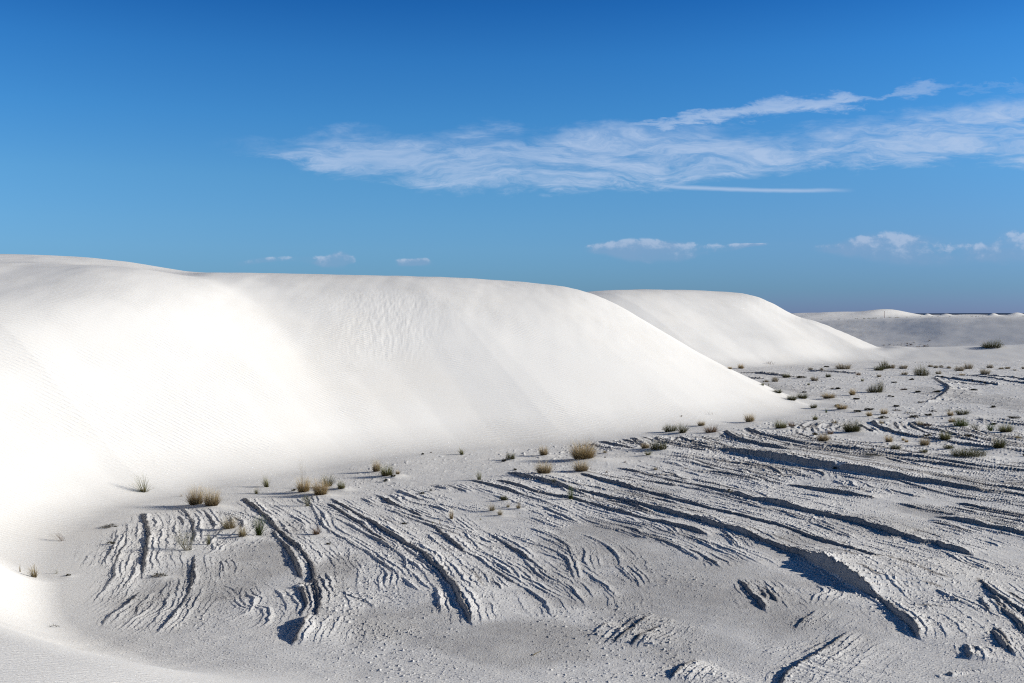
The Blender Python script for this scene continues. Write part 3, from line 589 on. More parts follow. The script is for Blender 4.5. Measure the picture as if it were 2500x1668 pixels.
# ------------------------------------------------------------------ every plant and piece of litter seen in the photograph
# photograph pixel of the base, width and height in pixels, kind, label
PL = '''
350.6,1204,74,46,wisp|green long bladed grass leaning left, alone on sand below the left dune
442,1213,14,10,tiny|tiny yellow seedlings on the sand just left of the widest near tan tuft
478,1239,50,50,bunch|left half of the wide twin tan bunchgrass at the foot of the left dune
517,1243,50,48,bunch|right half of the wide twin tan bunchgrass, browner, at the foot of the left dune
266,1291,38,9,mat|flat dark green mat plant highest on the left sand, with a thin shadow
270,1331,20,9,mat|small reddish dark mat plant just below the highest flat mat on the left
152,1322,32,22,dead|reddish dry twig bundle leaning left on the white dune slope at far left
458,1346,56,50,twig|sparse grey green twiggy shrub leaning left, casting a long curved shadow across the strata
509,1330,14,32,broom|thin upright yellow green stems right of the leaning twiggy shrub
560,1297,56,38,bunchpale|pale straw grass tuft with fanned blades, above and left of a smaller tuft
592,1315,34,34,bunchpale|smaller straw grass tuft just left of the bright green broom
632,1310,42,46,vee|bright green V shaped broom rising from one point beside the first long scarp
772,1307,24,23,bunchred|small reddish dry tuft on the beds right of the first long scarp
802,1329,12,9,mat|tiny dark clump just below the small reddish dry tuft
652,1190,20,30,spike|narrow green grass tuft leaning left, left of the golden double clump
627,1206,11,17,spike|tiny dark based tuft with a pale seed head left of the golden double clump
741,1207,44,38,seed|left golden clump of the double clump with very tall seed stalks
783,1215,50,42,seedlow|right golden brown clump of the double clump, without tall stalks
801,1194,46,36,yucca|dark green fan of stiff blades right behind the golden double clump
833,1199,24,21,bunchgreen|small olive tuft right of the stiff green fan
753,1237,28,24,twig|leafless little twig shrub in front of the golden double clump
717,1201,12,6,mat|tiny dark cushion touching the left side of the golden double clump
919,1155,25,31,bunch|tall tan tuft, upper left of the row of three beyond the golden double clump
944,1166,40,28,bunchgreen|broad yellow green tuft in the middle of the row of three
942,1178,12,9,mat|small dark clump right below the broad yellow green tuft
961,1169,11,8,mat|small dark clump between the broad yellow green tuft and a little tan sprig
971,1163,13,13,bunch|little tan sprig at the right end of the row of three
1128,1111,16,18,spike|small tan tuft alone on the pale edge between dune and crust
1230,1129,14,9,mat|small dark tuft touching the left side of a grey green bushlet
1246,1125,22,20,bush|grey green bushlet left of the tall tuft with thin stalks
1170,1172,20,25,broom|grey green upright stems standing alone at the head of thin scarps
1230,1224,20,13,darkbush|dark rounded tuft above the scattered pale tufts in the middle
1201,1251,25,18,bunchpale|pale sparse tuft, leftmost and widest of the scattered middle tufts
1221,1261,18,16,bunchpale|yellowish tuft, lowest of the scattered middle tufts
1240,1241,13,11,bunchpale|faint small tuft between the dark rounded tuft and the yellowish tuft
1102,1268,14,29,spiketan|narrow upright tan tuft left of the scattered middle tufts
1057,1278,7,9,tiny|leftmost of two tiny sprigs left of the narrow upright tan tuft
1074,1279,7,12,tiny|tiny brown sprig directly left of the narrow upright tan tuft
1175,1256,6,5,tiny|tiny brown sprig left of the leftmost scattered middle tuft
1173,1270,6,9,tiny|tiny green sprig above the pale sand ledge in the middle
986,1279,16,5,mat|thin olive mat lying on the beds between two long scarps
1030,1206,12,6,mat|small brown clod of plant above the strata in the centre
1052,1200,6,6,mat|dark dot of a plant right of the small brown clod
1032,1111,7,5,mat|tiny dark sprig on the foot of the dune at centre
1327,1113.5,29,24,stalk|tan tuft with a few tall wavy stalks left of the biggest golden bunchgrass
1424,1129,78,46,bigseed|biggest golden bunchgrass of the scene, dark at its base, with seed stalks
1327.5,1159,50,32,bunch|rounded tan tuft on its own white mound, left of its twin
1419,1155,46,29,bunch|rounded tan tuft directly in front of the biggest golden bunchgrass
1353,1178,21,12,twigmat|grey twiggy cushion below the left rounded tan tuft
1394,1218,20,40,broomgreen|tall green broom standing on the scarp below the rounded tan tufts
1477,1107.5,14,8,bunchpale|tiny pale tuft right of the biggest golden bunchgrass
1575,1099,28,16,bunch|low tan tuft touching the dark green bush under the dune tip
1608,1102,40,25,bush|dark green bush right of the low tan tuft on the curved strata
1582,1115,25,16,yucca|small dark green spiky tuft just below the low tan tuft
1601,1150,16,9,bunchpale|faint pale tuft among thin strata right of the rounded tan tufts
1477,1121,6,5,dead|tiny dead stub just right of the mound of the biggest golden bunchgrass
1525.5,1131,9,6,dead|small brown stub leaning right on a white mound between two scarps
1480,1155,9,7,dead|small brown stub right of the rounded tan tuft in front of the biggest bunchgrass
1258,1149,7,6,mat|tiny dark sprig left of the rounded tan tuft on its white mound
1265.5,1245,17,16,bunchpale|curly pale tuft, rightmost of the scattered middle tufts
1269,1255,7,6,tiny|tiny brown sprig under the curly pale tuft
1636,1059,37,21,darkbush|dark green dome shaped bush at the foot of the big dune
1666,1063,42,31,yucca|spiky green grass bush touching the right side of the dark green dome
1712,1042.5,23,13,bunch|small tan tuft on the dune foot above the spreading grey tan tuft
1736,1062,47,20,bunchred|wide spreading grey tan tuft right of the spiky green grass bush
1830,1034,32,22,stalk|green tan tuft with tall thin stalks at the very foot of the dune
1906,1050,37,21,bunchgreen|grey green rounded tuft right of the tuft with thin stalks
1932,1044,20,14,bunchred|smaller brown tuft touching the grey green rounded tuft
1729,1012,36,12,straw|pale dry straws half buried in the white dune face
1986,999,19,12,darkbush|dark grey bushlet at the very tip of the big dune
1782,1196,14,10,mat|dark little cushion alone on bare crust right of centre
1990,1028,15,13,bunchgreen|small green tuft below the tip of the big dune
1663,1017,5,4,dead|dark speck of twig on the lower dune face
1675,1145,15,7,dead|small brown stub on a bright mound in the strata
2080,1060.6,58,29,bunchdark|large dark green grass mound in the middle of the right hand flat
2010,1079,36,21,bunch|olive brown tuft in front of and left of the large dark grass mound
2027,1063,19,13,bunchred|brown tuft right behind the olive brown tuft
1992,1063,16,8,mat|dark cushion left behind the olive brown tuft
2036.6,1036,21,9,bunchpale|low pale straw tuft above the large dark grass mound
2017,1008,8,12,broomgreen|tiny yellow green sprig below the golden tuft beyond the dune tip
2055,1003.5,36,14,bunchtan|golden spreading tuft right of the tip of the big dune
2045,994,14,8,mat|dark small cushion touching the golden spreading tuft from behind
2093,1007,19,7,mat|dark mat right of the golden spreading tuft
2121,1003,23,8,mat|wider dark mat, second to the right of the golden spreading tuft
2158,1014,23,15,bunchtan|pale brown fanned tuft between dark mats
2122,1018.5,18,13,bunchtan|pale fanned tuft below the wider dark mat
2155,1023,23,8,mat|dark mat right behind a pale low tuft with a curved scarp below
2152.5,1034,20,10,bunchpale|pale low tuft directly in front of a dark mat, above the curved scarp
2189,994,17,6,mat|dark mat near the end of the hooked scarp
2191,1003,22,5,matgrey|thin grey mat below the dark mat near the hooked scarp
2219,1009,26,5,matgrey|long thin grey mat left of the dark pair of bushes
2230,1022,29,9,mat|dark oval mat in the middle of the right hand flat
2268,1016,17,7,mat|dark small mat right above the oval mat
2279,1006,18,8,matgrey|grey sloping mat left of the dark pair of bushes
2247,1037,24,12,bunchpale|low pale tuft left of a purplish mat
2262,1041,27,9,matred|purplish flat mat touching a low pale tuft
2264,1064,20,6,mat|dark thin mat lying on the second curved scarp
2307,1075,35,24,bunchgreen|bright yellow green tuft standing on the long curved scarp at right
2345.5,1042,33,25,bush|olive green bush, front one of the dark pair of bushes
2350,1017,37,14,darkbush|very dark flat topped bush, back one of the dark pair
2320,1018,18,14,bunchtan|pale tuft left beside the dark pair of bushes
2324,1034,21,12,bunch|dull brown tuft left beside the olive green bush
2315,1004,27,6,twigmat|dark arching twigs behind the dark pair of bushes
2383,1051,26,17,twig|thin pale green twig shrub right of the olive green bush
2418,1053.6,27,18,vee|leaf green sprays right of the thin pale green twig shrub
2455.5,1059,42,23,bunchgreen|broad green bush near the right edge of the photo
2486,1072,22,10,bunchpale|pale straw sprig leaning right below the broad green bush near the right edge
2439,1096,40,26,bunchdark|green tuft with a dark right foot, above the largest green shrub
2362,1067.6,15,10,mat|dark little cushion right of the bright yellow green tuft
2170,1082,25,18,bunchtan|orange tan round tuft, leftmost of the three front tan tufts at right
2205,1077,10,8,bunchtan|left one of the two tiny tan tufts between two larger tan tufts
2213,1081.6,11,8,bunchtan|right one of the two tiny tan tufts between two larger tan tufts
2256.6,1091,31,20,bunch|brown green tuft, rightmost of the three front tan tufts
2186,1098,27,12,darkbush|dark spiky cushion below the orange tan round tuft
2125.5,1094.6,20,4,mat|thin dark mat left of the dark spiky cushion
2255,1106,22,9,darkbush|dark cushion left of the largest green shrub, below the brown green tuft
2316,1099,27,11,darkbush|black green cushion just above the largest green shrub
2364,1121.5,78,27,shrub|largest green shrub of the right side, wide and low with feathery stems
2128,1120,45,10,mathoar|wide dark mat dusted with white on a smooth white mound
2038,1141,13,4,mat|tiny brown mat on the edge of the widest shadowed scarp
2480,1023,33,8,mat|long dark mat near the right edge of the photo
2425,996,12,6,mat|tiny dark mat alone on the bare right hand crust
2425,1037,16,5,mat|tiny dark mat behind the leaf green sprays
2499,1115,9,8,mat|dark cushion cut by the right edge of the photo
1809,901,19,14,bunchtan|tan bush at the foot of the second dune with its shadow up the sand
1782,903,13,7,bunchtan|small tan tuft left of the tan bush at the foot of the second dune
1880,890,18,10,branch|dark dry branch stuck in the white face of the second dune
2059,903,43,16,paleround|wide grey tan shrub at the foot of the second dune, farthest left in the row
1979,902.6,12,7,paleround|faint grey tuft by the second dune foot, left of the wide grey tan shrub
2006,904,9,8,paleround|faint small tuft directly left of the wide grey tan shrub
2018,896.6,10,5,mat|dark dot on the sand just above the faint small tuft by the second dune
1919.6,923,23,12,bunchdark|dark brown bush at the end of the far black scarps
1955,924,25,8,mat|low dark brown mound right of the dark brown bush
1892,933,19,15,paleround|pale round bush below the dark brown bush
1870,933,14,7,paleround|very faint pale tuft left of the pale round bush
1988.5,930,20,12,paleround|pale brown round bush right of the low dark brown mound
2022,923,17,10,bunchdark|small dark green bush above the long bare far crust
1862,943,9,7,bunchgreen|tiny green tuft just right of the big dune edge
1876,943,4,9,tiny|single thin sprig right of the tiny green tuft by the dune edge
1974,941,8,6,bunchgreen|tiny green tuft on bare far crust
1899,963,26,10,bunchdark|half hidden dark grass peeping over the lower big dune edge
1933,981,30,14,bunchdark|dark green tuft leaning over the lower edge of the big dune
1959,977.5,33,15,bunchdark|dark green spreading tuft just beyond the lower edge of the big dune
2023,977.5,40,15,bunch|olive tan spreading tuft right of the tufts along the dune edge
2081,967,21,17,bunchtan|leaning golden tuft left of the dark green leaning bush
2040,951,20,6,mat|black flat mat on the far crust left of the dark green leaning bush
1964,959,9,4,mat|tiny dark mat above the spreading tufts at the dune edge
2091.5,976,15,5,mat|tiny dark mat below the leaning golden tuft
2146,906,31,14,bunchdark|dark olive left wing of the tallest bush in the far row
2159,901.5,30,22,bushtan|tallest bush in the far row, yellow olive with a pointed top
2176,900.5,22,12,paleround|tan right wing of the tallest bush in the far row
2205,901,23,12,paleround|pale bush right of the tallest bush in the far row
2208,916,17,10,paleround|small tan bush directly below the pale bush in the far row
2249,919,42,28,bushtan|big grey green bush with a low right skirt, below the far row
2096,916,17,7,bunchred|reddish low tuft at the right end of the far black scarp
2146,920.6,12,8,paleround|faint pinkish tuft below the dark olive bush in the far row
2105.5,932,9,8,bunchgreen|tiny olive tuft above the dark green leaning bush
2136,960,48,28,leanbush|dark green leaning bush, tallest at right, alone on the far crust
2272,896,14,7,paleround|small tan tuft, first right of the big grey green bush in the far row
2285,898.6,14,8,paleround|small tan tuft, second right of the big grey green bush in the far row
2298,897.7,12,8,paleround|small pinkish tuft, third right of the big grey green bush in the far row
2317,899.6,13,8,paleround|round pinkish tuft alone between two groups in the far row
2291,914,14,10,paleround|pale grey tuft below the far row, left of the round grey twins
2342,907,27,16,paleround|left one of the round grey twins in the far row
2364,901.5,25,17,paleround|right one of the round grey twins in the far row
2349,917,17,6,bunchtan|thin twiggy tuft under the round grey twins
2417,899.6,17,12,paleround|grey tuft at right in the far row, behind a larger tan bush
2405,914,28,15,paleround|larger tan bush at right, in front of the far row
2444.5,901.5,15,6,paleround|small tan tuft near the right end of the far row
2460,900.5,15,7,paleround|golden tuft near the right end of the far row
2477,905,8,5,paleround|tiny grey tuft second from the right end of the far row
2498,901,9,8,paleround|tuft cut by the right edge in the far row
2241.5,959,14,5,mat|black cushion inside the hooked scarp, left one
2285.5,958,17,6,mat|black cushion inside the hooked scarp, right one
2207,952,15,4,matred|reddish low mat left of the hooked scarp
2226,928,9,5,mat|brown spot below the big grey green bush
2182,935,12,3,mat|thin black mat right above the dark green leaning bush
2300,920.6,7,4,mat|black dot at the start of the far right scarps
2377.5,953,15,5,mat|grey mat alone on the smooth far crust at right
2324,944.6,7,3,mat|black dot just right of the hooked scarp
2172.5,968.5,8,4,mat|left one of two tiny dark dots right of the dark green leaning bush
2180,970,7,4,mat|right one of two tiny dark dots right of the dark green leaning bush
2246,983,9,3,mat|tiny dark mat on the tail of the hooked scarp
2375.5,931,5,3,mat|black dot, first on the far right scarps
2393,930,5,3,mat|black dot, second on the far right scarps
2404,935,5,3,mat|black dot, third and lowest on the far right scarps
2422,851,56,22,ridgebush|dark green bush on the crest of the low ridge with a tall right branch
85,1411.6,40,34,wisp|sparse pale grass spray on the white sand at the lower far left
49,1397,5,30,tiny|single dark stem standing left of the sparse pale grass spray
138,1401,12,15,tiny|small green sprig right of the sparse pale grass spray
130,1533,22,12,matsparse|scattered tiny dark leaves on the white rim at the lower left
167,1407,12,4,mat|thin brown mat right of the small green sprig at far left
389,1411,32,10,mat|dark green mat in the middle of the left strata
1052,1106,5,4,dead|dark speck of litter left of the small tan tuft on the dune foot
'''
KINDS = dict(bunch='bunchgrass', bunchpale='bunchgrass', bunchred='bunchgrass', bunchgreen='bunchgrass', bunchtan='bunchgrass', bunchdark='bunchgrass',
  seed='bunchgrass', seedlow='bunchgrass', bigseed='bunchgrass', stalk='bunchgrass', wisp='grass_spray', spike='bunchgrass', spiketan='bunchgrass',
  tiny='seedling', mat='mat_plant', matgrey='mat_plant', matred='mat_plant', mathoar='mat_plant', matsparse='mat_plant', twigmat='mat_plant',
  dead='dead_stub', straw='grass_spray', branch='dry_branch', twig='twig_shrub', broom='broom_shrub', broomgreen='broom_shrub', vee='broom_shrub', yucca='yucca',
  bush='shrub', darkbush='shrub', shrub='shrub', bushtan='shrub', paleround='shrub', leanbush='shrub', ridgebush='shrub')
def zat(x, y):
    k = x/y; j = np.clip(np.searchsorted(ks, k)-1, 0, NC-2); i = np.clip(np.searchsorted(rows, y)-1, 0, NR-2)
    a = (k-ks[j])/(ks[j+1]-ks[j]); b = (y-rows[i])/(rows[i+1]-rows[i])
    return (ZG[i, j]*(1-a)+ZG[i, j+1]*a)*(1-b)+(ZG[i+1, j]*(1-a)+ZG[i+1, j+1]*a)*b
def hit(u, v):
    k = kk(u); j = int(np.clip(np.searchsorted(ks, k), 0, NC-1)); e = (ZG[:, j]-EYE)/rows
    i = np.argmax((e >= ee(v)) & (rows > 9))
    if i < 1: i = 1
    e0, e1 = e[i-1], e[i]; t = np.clip((ee(v)-e0)/(e1-e0+1e-9), 0, 1); y = rows[i-1]+t*(rows[i]-rows[i-1])
    return k*y, y
PLANTS = []
for row in PL.strip().split('\n'):
    a, lab = row.split('|'); u, v, wp_, hp_, kd = a.split(','); u, v, wp_, hp_ = map(float, (u, v, wp_, hp_))
    x, y = hit(u, v-0.04*wp_ if hp_ > 8 else v)
    PLANTS.append([x, y, wp_*y/F, hp_*y/F, kd, lab])
# wind-blown mounds of white sand round the tufts (trailing to the east, where the light comes from)
MOUND = {'bunch', 'bigseed', 'seed', 'seedlow', 'bunchgreen', 'bunchtan', 'stalk', 'bunchpale', 'mathoar', 'bunchdark', 'shrub', 'yucca', 'bush', 'bunchred', 'darkbush', 'mat'}
for x, y, wd, ht, kd, lab in PLANTS:
    if kd not in MOUND or y > 70: continue
    m = {'mathoar': 1.5, 'mat': 0.5}.get(kd, 1.0)
    rx, ry, hh = wd*0.75+0.05, wd*0.55+0.05, min(0.10*wd*m+0.012, 0.10)
    cx, cy = x+0.28*wd, y-0.12*wd
    r0, r1 = np.searchsorted(rows, [y-3*ry-wd, y+3*ry+wd]); q0, q1 = np.searchsorted(ks, [(x-3*rx-wd)/y-0.02, (x+3*rx+wd)/y+0.02])
    sx, sy = XG[r0:r1, q0:q1]-cx, YG[r0:r1, q0:q1]-cy
    g = np.exp(-(sx/rx)**2-(sy/ry)**2)
    base_ = ZG[r0:r1, q0:q1]-RELIEF[r0:r1, q0:q1]*FM[r0:r1, q0:q1]
    ZG[r0:r1, q0:q1] = ZG[r0:r1, q0:q1]*(1-0.8*g)+0.8*g*base_+hh*g
    COVER[r0:r1, q0:q1] = np.maximum(COVER[r0:r1, q0:q1], g)
# ------------------------------------------------------------------ materials
def mat(name):
    m = bpy.data.materials.new(name); m.use_nodes = True; n = NT(m.node_tree); n.n.clear()
    out = n.new('ShaderNodeOutputMaterial'); b = n.new('ShaderNodeBsdfPrincipled'); n.l.new(b.outputs[0], out.inputs[0])
    return m, n, b
def sand_material():
    m, n, b = mat('gypsum_sand')
    geo = n.new('ShaderNodeNewGeometry'); P = geo.outputs['Position']
    at = n.new('ShaderNodeAttribute', attribute_name='cover'); cov = at.outputs['Fac']
    mot = n.noise(P, 0.55, 6, 0.62); mot2 = n.noise(P, 9.0, 6, 0.7); fine = n.noise(P, 60.0, 4, 0.7)
    crust = n.mixc(n.sm(mot, 0.38, 0.62), (0.68, 0.67, 0.655, 1), (0.56, 0.548, 0.535, 1))
    crust = n.mixc(n.m('MULTIPLY', n.sm(mot2, 0.50, 0.72), 0.35), crust, (0.44, 0.41, 0.39, 1))
    crust = n.mixc(n.m('MULTIPLY', n.sm(fine, 0.52, 0.70), 0.35), crust, (0.80, 0.79, 0.77, 1))
    warm = n.noise(P, 0.18, 4, 0.6)
    clean = n.mixc(n.sm(warm, 0.45, 0.75), (0.875, 0.865, 0.845, 1), (0.86, 0.84, 0.805, 1))
    clean = n.mixc(n.m('MULTIPLY', n.sm(n.noise(P, 130.0, 3, 0.7), 0.45, 0.75), 0.22), clean, (0.74, 0.73, 0.71, 1))
    c = n.mixc(cov, crust, clean)
    edge = n.new('ShaderNodeAttribute', attribute_name='edge').outputs['Fac']      # brownish bed edge, also painted darker to deepen shade on the scarp face
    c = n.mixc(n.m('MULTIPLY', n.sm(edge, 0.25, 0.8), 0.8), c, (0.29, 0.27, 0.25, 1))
    n.put(b.inputs['Base Color'], c); b.inputs['Roughness'].default_value = 0.95
    b.inputs['Specular IOR Level'].default_value = 0.15
    # wind ripples (crests run east-west), irregular, and grain
    mp = n.new('ShaderNodeMapping'); n.l.new(P, mp.inputs[0]); mp.inputs['Rotation'].default_value = (0, 0, R(-9))
    wv = n.new('ShaderNodeTexWave', wave_type='BANDS', bands_direction='Y', wave_profile='SIN')
    n.l.new(mp.outputs[0], wv.inputs['Vector']); wv.inputs['Scale'].default_value = 2.2
    wv.inputs['Distortion'].default_value = 2.6; wv.inputs['Detail'].default_value = 3; wv.inputs['Detail Scale'].default_value = 0.7
    wv.inputs['Detail Roughness'].default_value = 0.55
    pat = n.sm(n.noise(P, 0.22, 3, 0.55), 0.36, 0.62)
    sy = n.new('ShaderNodeSeparateXYZ'); n.l.new(P, sy.inputs[0])
    rip = n.m('MULTIPLY', wv.outputs['Fac'], n.m('MULTIPLY', n.m('MULTIPLY_ADD', pat, 0.85, 0.15), n.sm(cov, 0.55, 1.0)))
    rip = n.m('MULTIPLY', rip, n.sm(sy.outputs[1], 15.0, 24.0))
    wv2 = n.new('ShaderNodeTexWave', wave_type='BANDS', bands_direction='Y', wave_profile='SIN')
    n.l.new(mp.outputs[0], wv2.inputs['Vector']); wv2.inputs['Scale'].default_value = 5.2; wv2.inputs['Distortion'].default_value = 7.0
    wv2.inputs['Detail'].default_value = 3; wv2.inputs['Detail Scale'].default_value = 1.1
    rip = n.m('ADD', rip, n.m('MULTIPLY', n.m('MULTIPLY', wv2.outputs['Fac'], 0.22), n.m('MULTIPLY', n.sm(sy.outputs[1], 24.0, 15.0), n.sm(cov, 0.4, 0.9))))
    b1 = n.new('ShaderNodeBump'); b1.inputs['Distance'].default_value = 0.021; b1.inputs['Strength'].default_value = 1.0; n.l.new(rip, b1.inputs['Height'])
    g1 = n.noise(P, 42.0, 5, 0.75)
    b2 = n.new('ShaderNodeBump'); b2.inputs['Distance'].default_value = 0.016; n.l.new(g1, b2.inputs['Height'])
    n.put(b2.inputs['Strength'], n.m('MULTIPLY_ADD', n.m('SUBTRACT', 1.0, cov), 0.80, 0.16)); n.l.new(b1.outputs[0], b2.inputs['Normal'])
    b3 = n.new('ShaderNodeBump'); b3.inputs['Distance'].default_value = 0.004; b3.inputs['Strength'].default_value = 0.5
    n.l.new(n.noise(P, 150.0, 3, 0.7), b3.inputs['Height']); n.l.new(b2.outputs[0], b3.inputs['Normal'])
    n.l.new(b3.outputs[0], b.inputs['Normal'])
    return m
SAND = sand_material()

def tag(o, label=None, cat=None, group=None, kind=None):
    if label: o['label'] = label
    if cat: o['category'] = cat
    if group: o['group'] = group
    if kind: o['kind'] = kind
    return o

# ------------------------------------------------------------------ the height field as meshes, one per landform
REG = np.zeros(ZG.shape, np.int8)                       # 0 flat
REG[(Q0 > 0.6) & (YG < 18)] = 2
REG[(D1 > 0.35) & (REG == 0)] = 1
REG[(YG > 95.2) & (D2 <= 0.5)] = 4
REG[D2 > 0.5] = 3
REG[(YG > 131) & (D2 <= 0.5)] = 5
REG[(YG > 225)] = 6
def grid_object(name, fm, label):
    a = (np.arange(NR-1)[:, None]*NC+np.arange(NC-1)[None, :])[fm]
    q = np.stack([a, a+1, a+NC+1, a+NC], 1).ravel()
    u, inv = np.unique(q, return_inverse=True)
    me = bpy.data.meshes.new(name)
    co = np.stack([XG.ravel()[u], YG.ravel()[u], ZG.ravel()[u]], 1).astype(np.float32)
    nf = len(q)//4
    me.vertices.add(len(u)); me.vertices.foreach_set('co', co.ravel())
    me.loops.add(len(q)); me.loops.foreach_set('vertex_index', inv.astype(np.int32).ravel())
    me.polygons.add(nf); me.polygons.foreach_set('loop_start', np.arange(0, nf*4, 4, dtype=np.int32))
    me.polygons.foreach_set('use_smooth', np.ones(nf, bool))
    at = me.attributes.new('cover', 'FLOAT', 'POINT'); at.data.foreach_set('value', COVER.ravel()[u].astype(np.float32))
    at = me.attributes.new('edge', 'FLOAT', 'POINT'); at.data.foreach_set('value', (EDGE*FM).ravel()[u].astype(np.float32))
    me.update(); me.materials.append(SAND)
    o = bpy.data.objects.new(name, me); col.objects.link(o)
    o.shadow_terminator_geometry_offset = 0.0; o.shadow_terminator_shading_offset = 0.0
    return tag(o, label, kind='structure')
FR = REG[:-1, :-1]
for i, (nm, lb) in enumerate([('ground', 'grey white gypsum flat with curved eroded strata'), ('dune', 'big white gypsum dune filling the left of the scene'),
      ('dune', 'smooth rippled sand slope in the foreground'), ('dune', 'second white dune behind the big one'), ('dune', 'low pale ridge behind the flat'),
      ('dune', 'wide grey shaded dune slope in the distance'), ('ground', 'far plain with small bright dunes')]):
    if (FR == i).any(): grid_object(nm, FR == i, lb)

# sand all round outside the finely built sector
bv, bf = [], []
aR = [2.0, 4, 7, 11, 16, 24, 35, 50, 75, 110, 160, 240, 400, 800, 2500, 9000]
kmax = ks[-1]; A0 = math.atan2(1, kmax)
angs = np.linspace(R(180)-A0, R(360)+A0, 49)
th = angs
for r_ in aR:
    for t in th:
        ext = 1.0
        x, y = r_*math.cos(t), r_*math.sin(t)
        if t == th[0] or t == th[-1]:
            y = r_*math.sin(A0); x = math.copysign(kmax*y, x)
        bv.append((x, y))
B = np.array(bv); bx, by = B[:, 0], B[:, 1]
zz = macro(bx, by)[0]
n_ = len(th)
me = bpy.data.meshes.new('dune')
faces = [(i*n_+j, i*n_+j+1, (i+1)*n_+j+1, (i+1)*n_+j) for i in range(len(aR)-1) for j in range(n_-1)]
zz = np.where(by > 3, np.minimum(zz, zz), zz)
verts = [(float(a), float(b), float(c)) for a, b, c in zip(bx, by, zz)]
ctr = len(verts); verts.append((0, 0, float(macro(np.array([0.]), np.array([0.5]))[0][0])))
faces += [(ctr, j, j+1) for j in range(n_-1)] + [(ctr, n_-1, 0)]
fk = [float(v) for v in ks[::40]]
me.from_pydata(verts, [], faces)
me.polygons.foreach_set('use_smooth', np.ones(len(me.polygons), bool))
at = me.attributes.new('cover', 'FLOAT', 'POINT'); at.data.foreach_set('value', np.ones(len(verts), np.float32))
me.materials.append(SAND)
o = bpy.data.objects.new('dune', me); col.objects.link(o); tag(o, 'sand around and behind the viewpoint', kind='structure')

# distant scrub plain / low hills on the horizon, distance haze painted in as blue
m_, n, b = mat('hazed_scrub'); b.inputs['Roughness'].default_value = 1
nz = n.noise(n.new('ShaderNodeNewGeometry').outputs['Position'], 0.01, 4)
n.put(b.inputs['Base Color'], n.mixc(nz, (0.03, 0.06, 0.12, 1), (0.045, 0.08, 0.15, 1))); b.inputs['Specular IOR Level'].default_value = 0
hv, hf_ = [], []
xs = np.linspace(-9000, 9000, 400)
for i, x in enumerate(xs):
    h = 13+1.6*float(fbm(np.array(x*0.002), np.array(3.3), 4))
    for (yy, z_) in ((7000, -2), (7000+60, h*0.7), (7300, h), (8500, h*1.02), (8600, 0)): hv.append((x, yy, z_))
for i in range(len(xs)-1):
    for j in range(4): a = i*5+j; hf_.append((a, a+5, a+6, a+1))
me = bpy.data.meshes.new('distant_hills'); me.from_pydata(hv, [], hf_); me.materials.append(m_)
o = bpy.data.objects.new('distant_hills', me); col.objects.link(o); tag(o, 'dark blue line of low distant hills on the horizon', kind='structure')
# ------------------------------------------------------------------ plants
def plant_mat(name, base, mid, tip, var=0.3, trans=0.33):
    m = bpy.data.materials.new(name); m.use_nodes = True; n = NT(m.node_tree); n.n.clear()
    out = n.new('ShaderNodeOutputMaterial')
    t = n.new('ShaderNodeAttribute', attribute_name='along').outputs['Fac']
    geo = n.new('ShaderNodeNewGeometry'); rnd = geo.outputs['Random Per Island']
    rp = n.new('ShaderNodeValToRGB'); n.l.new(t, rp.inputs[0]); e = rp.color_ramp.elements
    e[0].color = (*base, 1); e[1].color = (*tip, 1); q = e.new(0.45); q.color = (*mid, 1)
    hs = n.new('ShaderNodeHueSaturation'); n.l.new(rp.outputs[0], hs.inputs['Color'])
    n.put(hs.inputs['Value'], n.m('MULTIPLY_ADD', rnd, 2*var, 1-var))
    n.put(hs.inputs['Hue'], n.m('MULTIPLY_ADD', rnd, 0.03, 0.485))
    d = n.new('ShaderNodeBsdfDiffuse'); tr = n.new('ShaderNodeBsdfTranslucent'); mx = n.new('ShaderNodeMixShader')
    n.l.new(hs.outputs[0], d.inputs[0]); n.l.new(hs.outputs[0], tr.inputs[0]); mx.inputs[0].default_value = trans
    n.l.new(d.outputs[0], mx.inputs[1]); n.l.new(tr.outputs[0], mx.inputs[2]); n.l.new(mx.outputs[0], out.inputs[0])
    return m
PM = {
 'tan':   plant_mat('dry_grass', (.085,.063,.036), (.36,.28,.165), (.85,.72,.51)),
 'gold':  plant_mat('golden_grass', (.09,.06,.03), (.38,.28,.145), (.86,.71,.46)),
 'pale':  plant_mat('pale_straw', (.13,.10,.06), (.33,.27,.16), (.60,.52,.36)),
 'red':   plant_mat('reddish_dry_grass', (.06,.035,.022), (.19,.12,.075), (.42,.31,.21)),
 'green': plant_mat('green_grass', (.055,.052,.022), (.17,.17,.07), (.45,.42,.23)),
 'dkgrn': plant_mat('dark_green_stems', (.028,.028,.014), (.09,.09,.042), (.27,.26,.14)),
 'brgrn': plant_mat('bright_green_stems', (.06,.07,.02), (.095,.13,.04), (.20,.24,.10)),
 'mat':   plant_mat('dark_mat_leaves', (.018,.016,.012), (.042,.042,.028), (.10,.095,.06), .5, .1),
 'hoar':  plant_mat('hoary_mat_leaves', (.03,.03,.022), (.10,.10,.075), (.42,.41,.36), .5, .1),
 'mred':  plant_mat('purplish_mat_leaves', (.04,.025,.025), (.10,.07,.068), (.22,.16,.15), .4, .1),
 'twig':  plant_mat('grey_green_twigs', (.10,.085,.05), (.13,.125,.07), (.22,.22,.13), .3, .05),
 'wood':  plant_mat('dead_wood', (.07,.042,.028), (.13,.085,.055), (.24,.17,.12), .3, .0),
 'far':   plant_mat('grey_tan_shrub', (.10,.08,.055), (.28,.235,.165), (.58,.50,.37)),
 'olive': plant_mat('olive_shrub', (.035,.032,.016), (.10,.095,.045), (.27,.245,.13)),
}
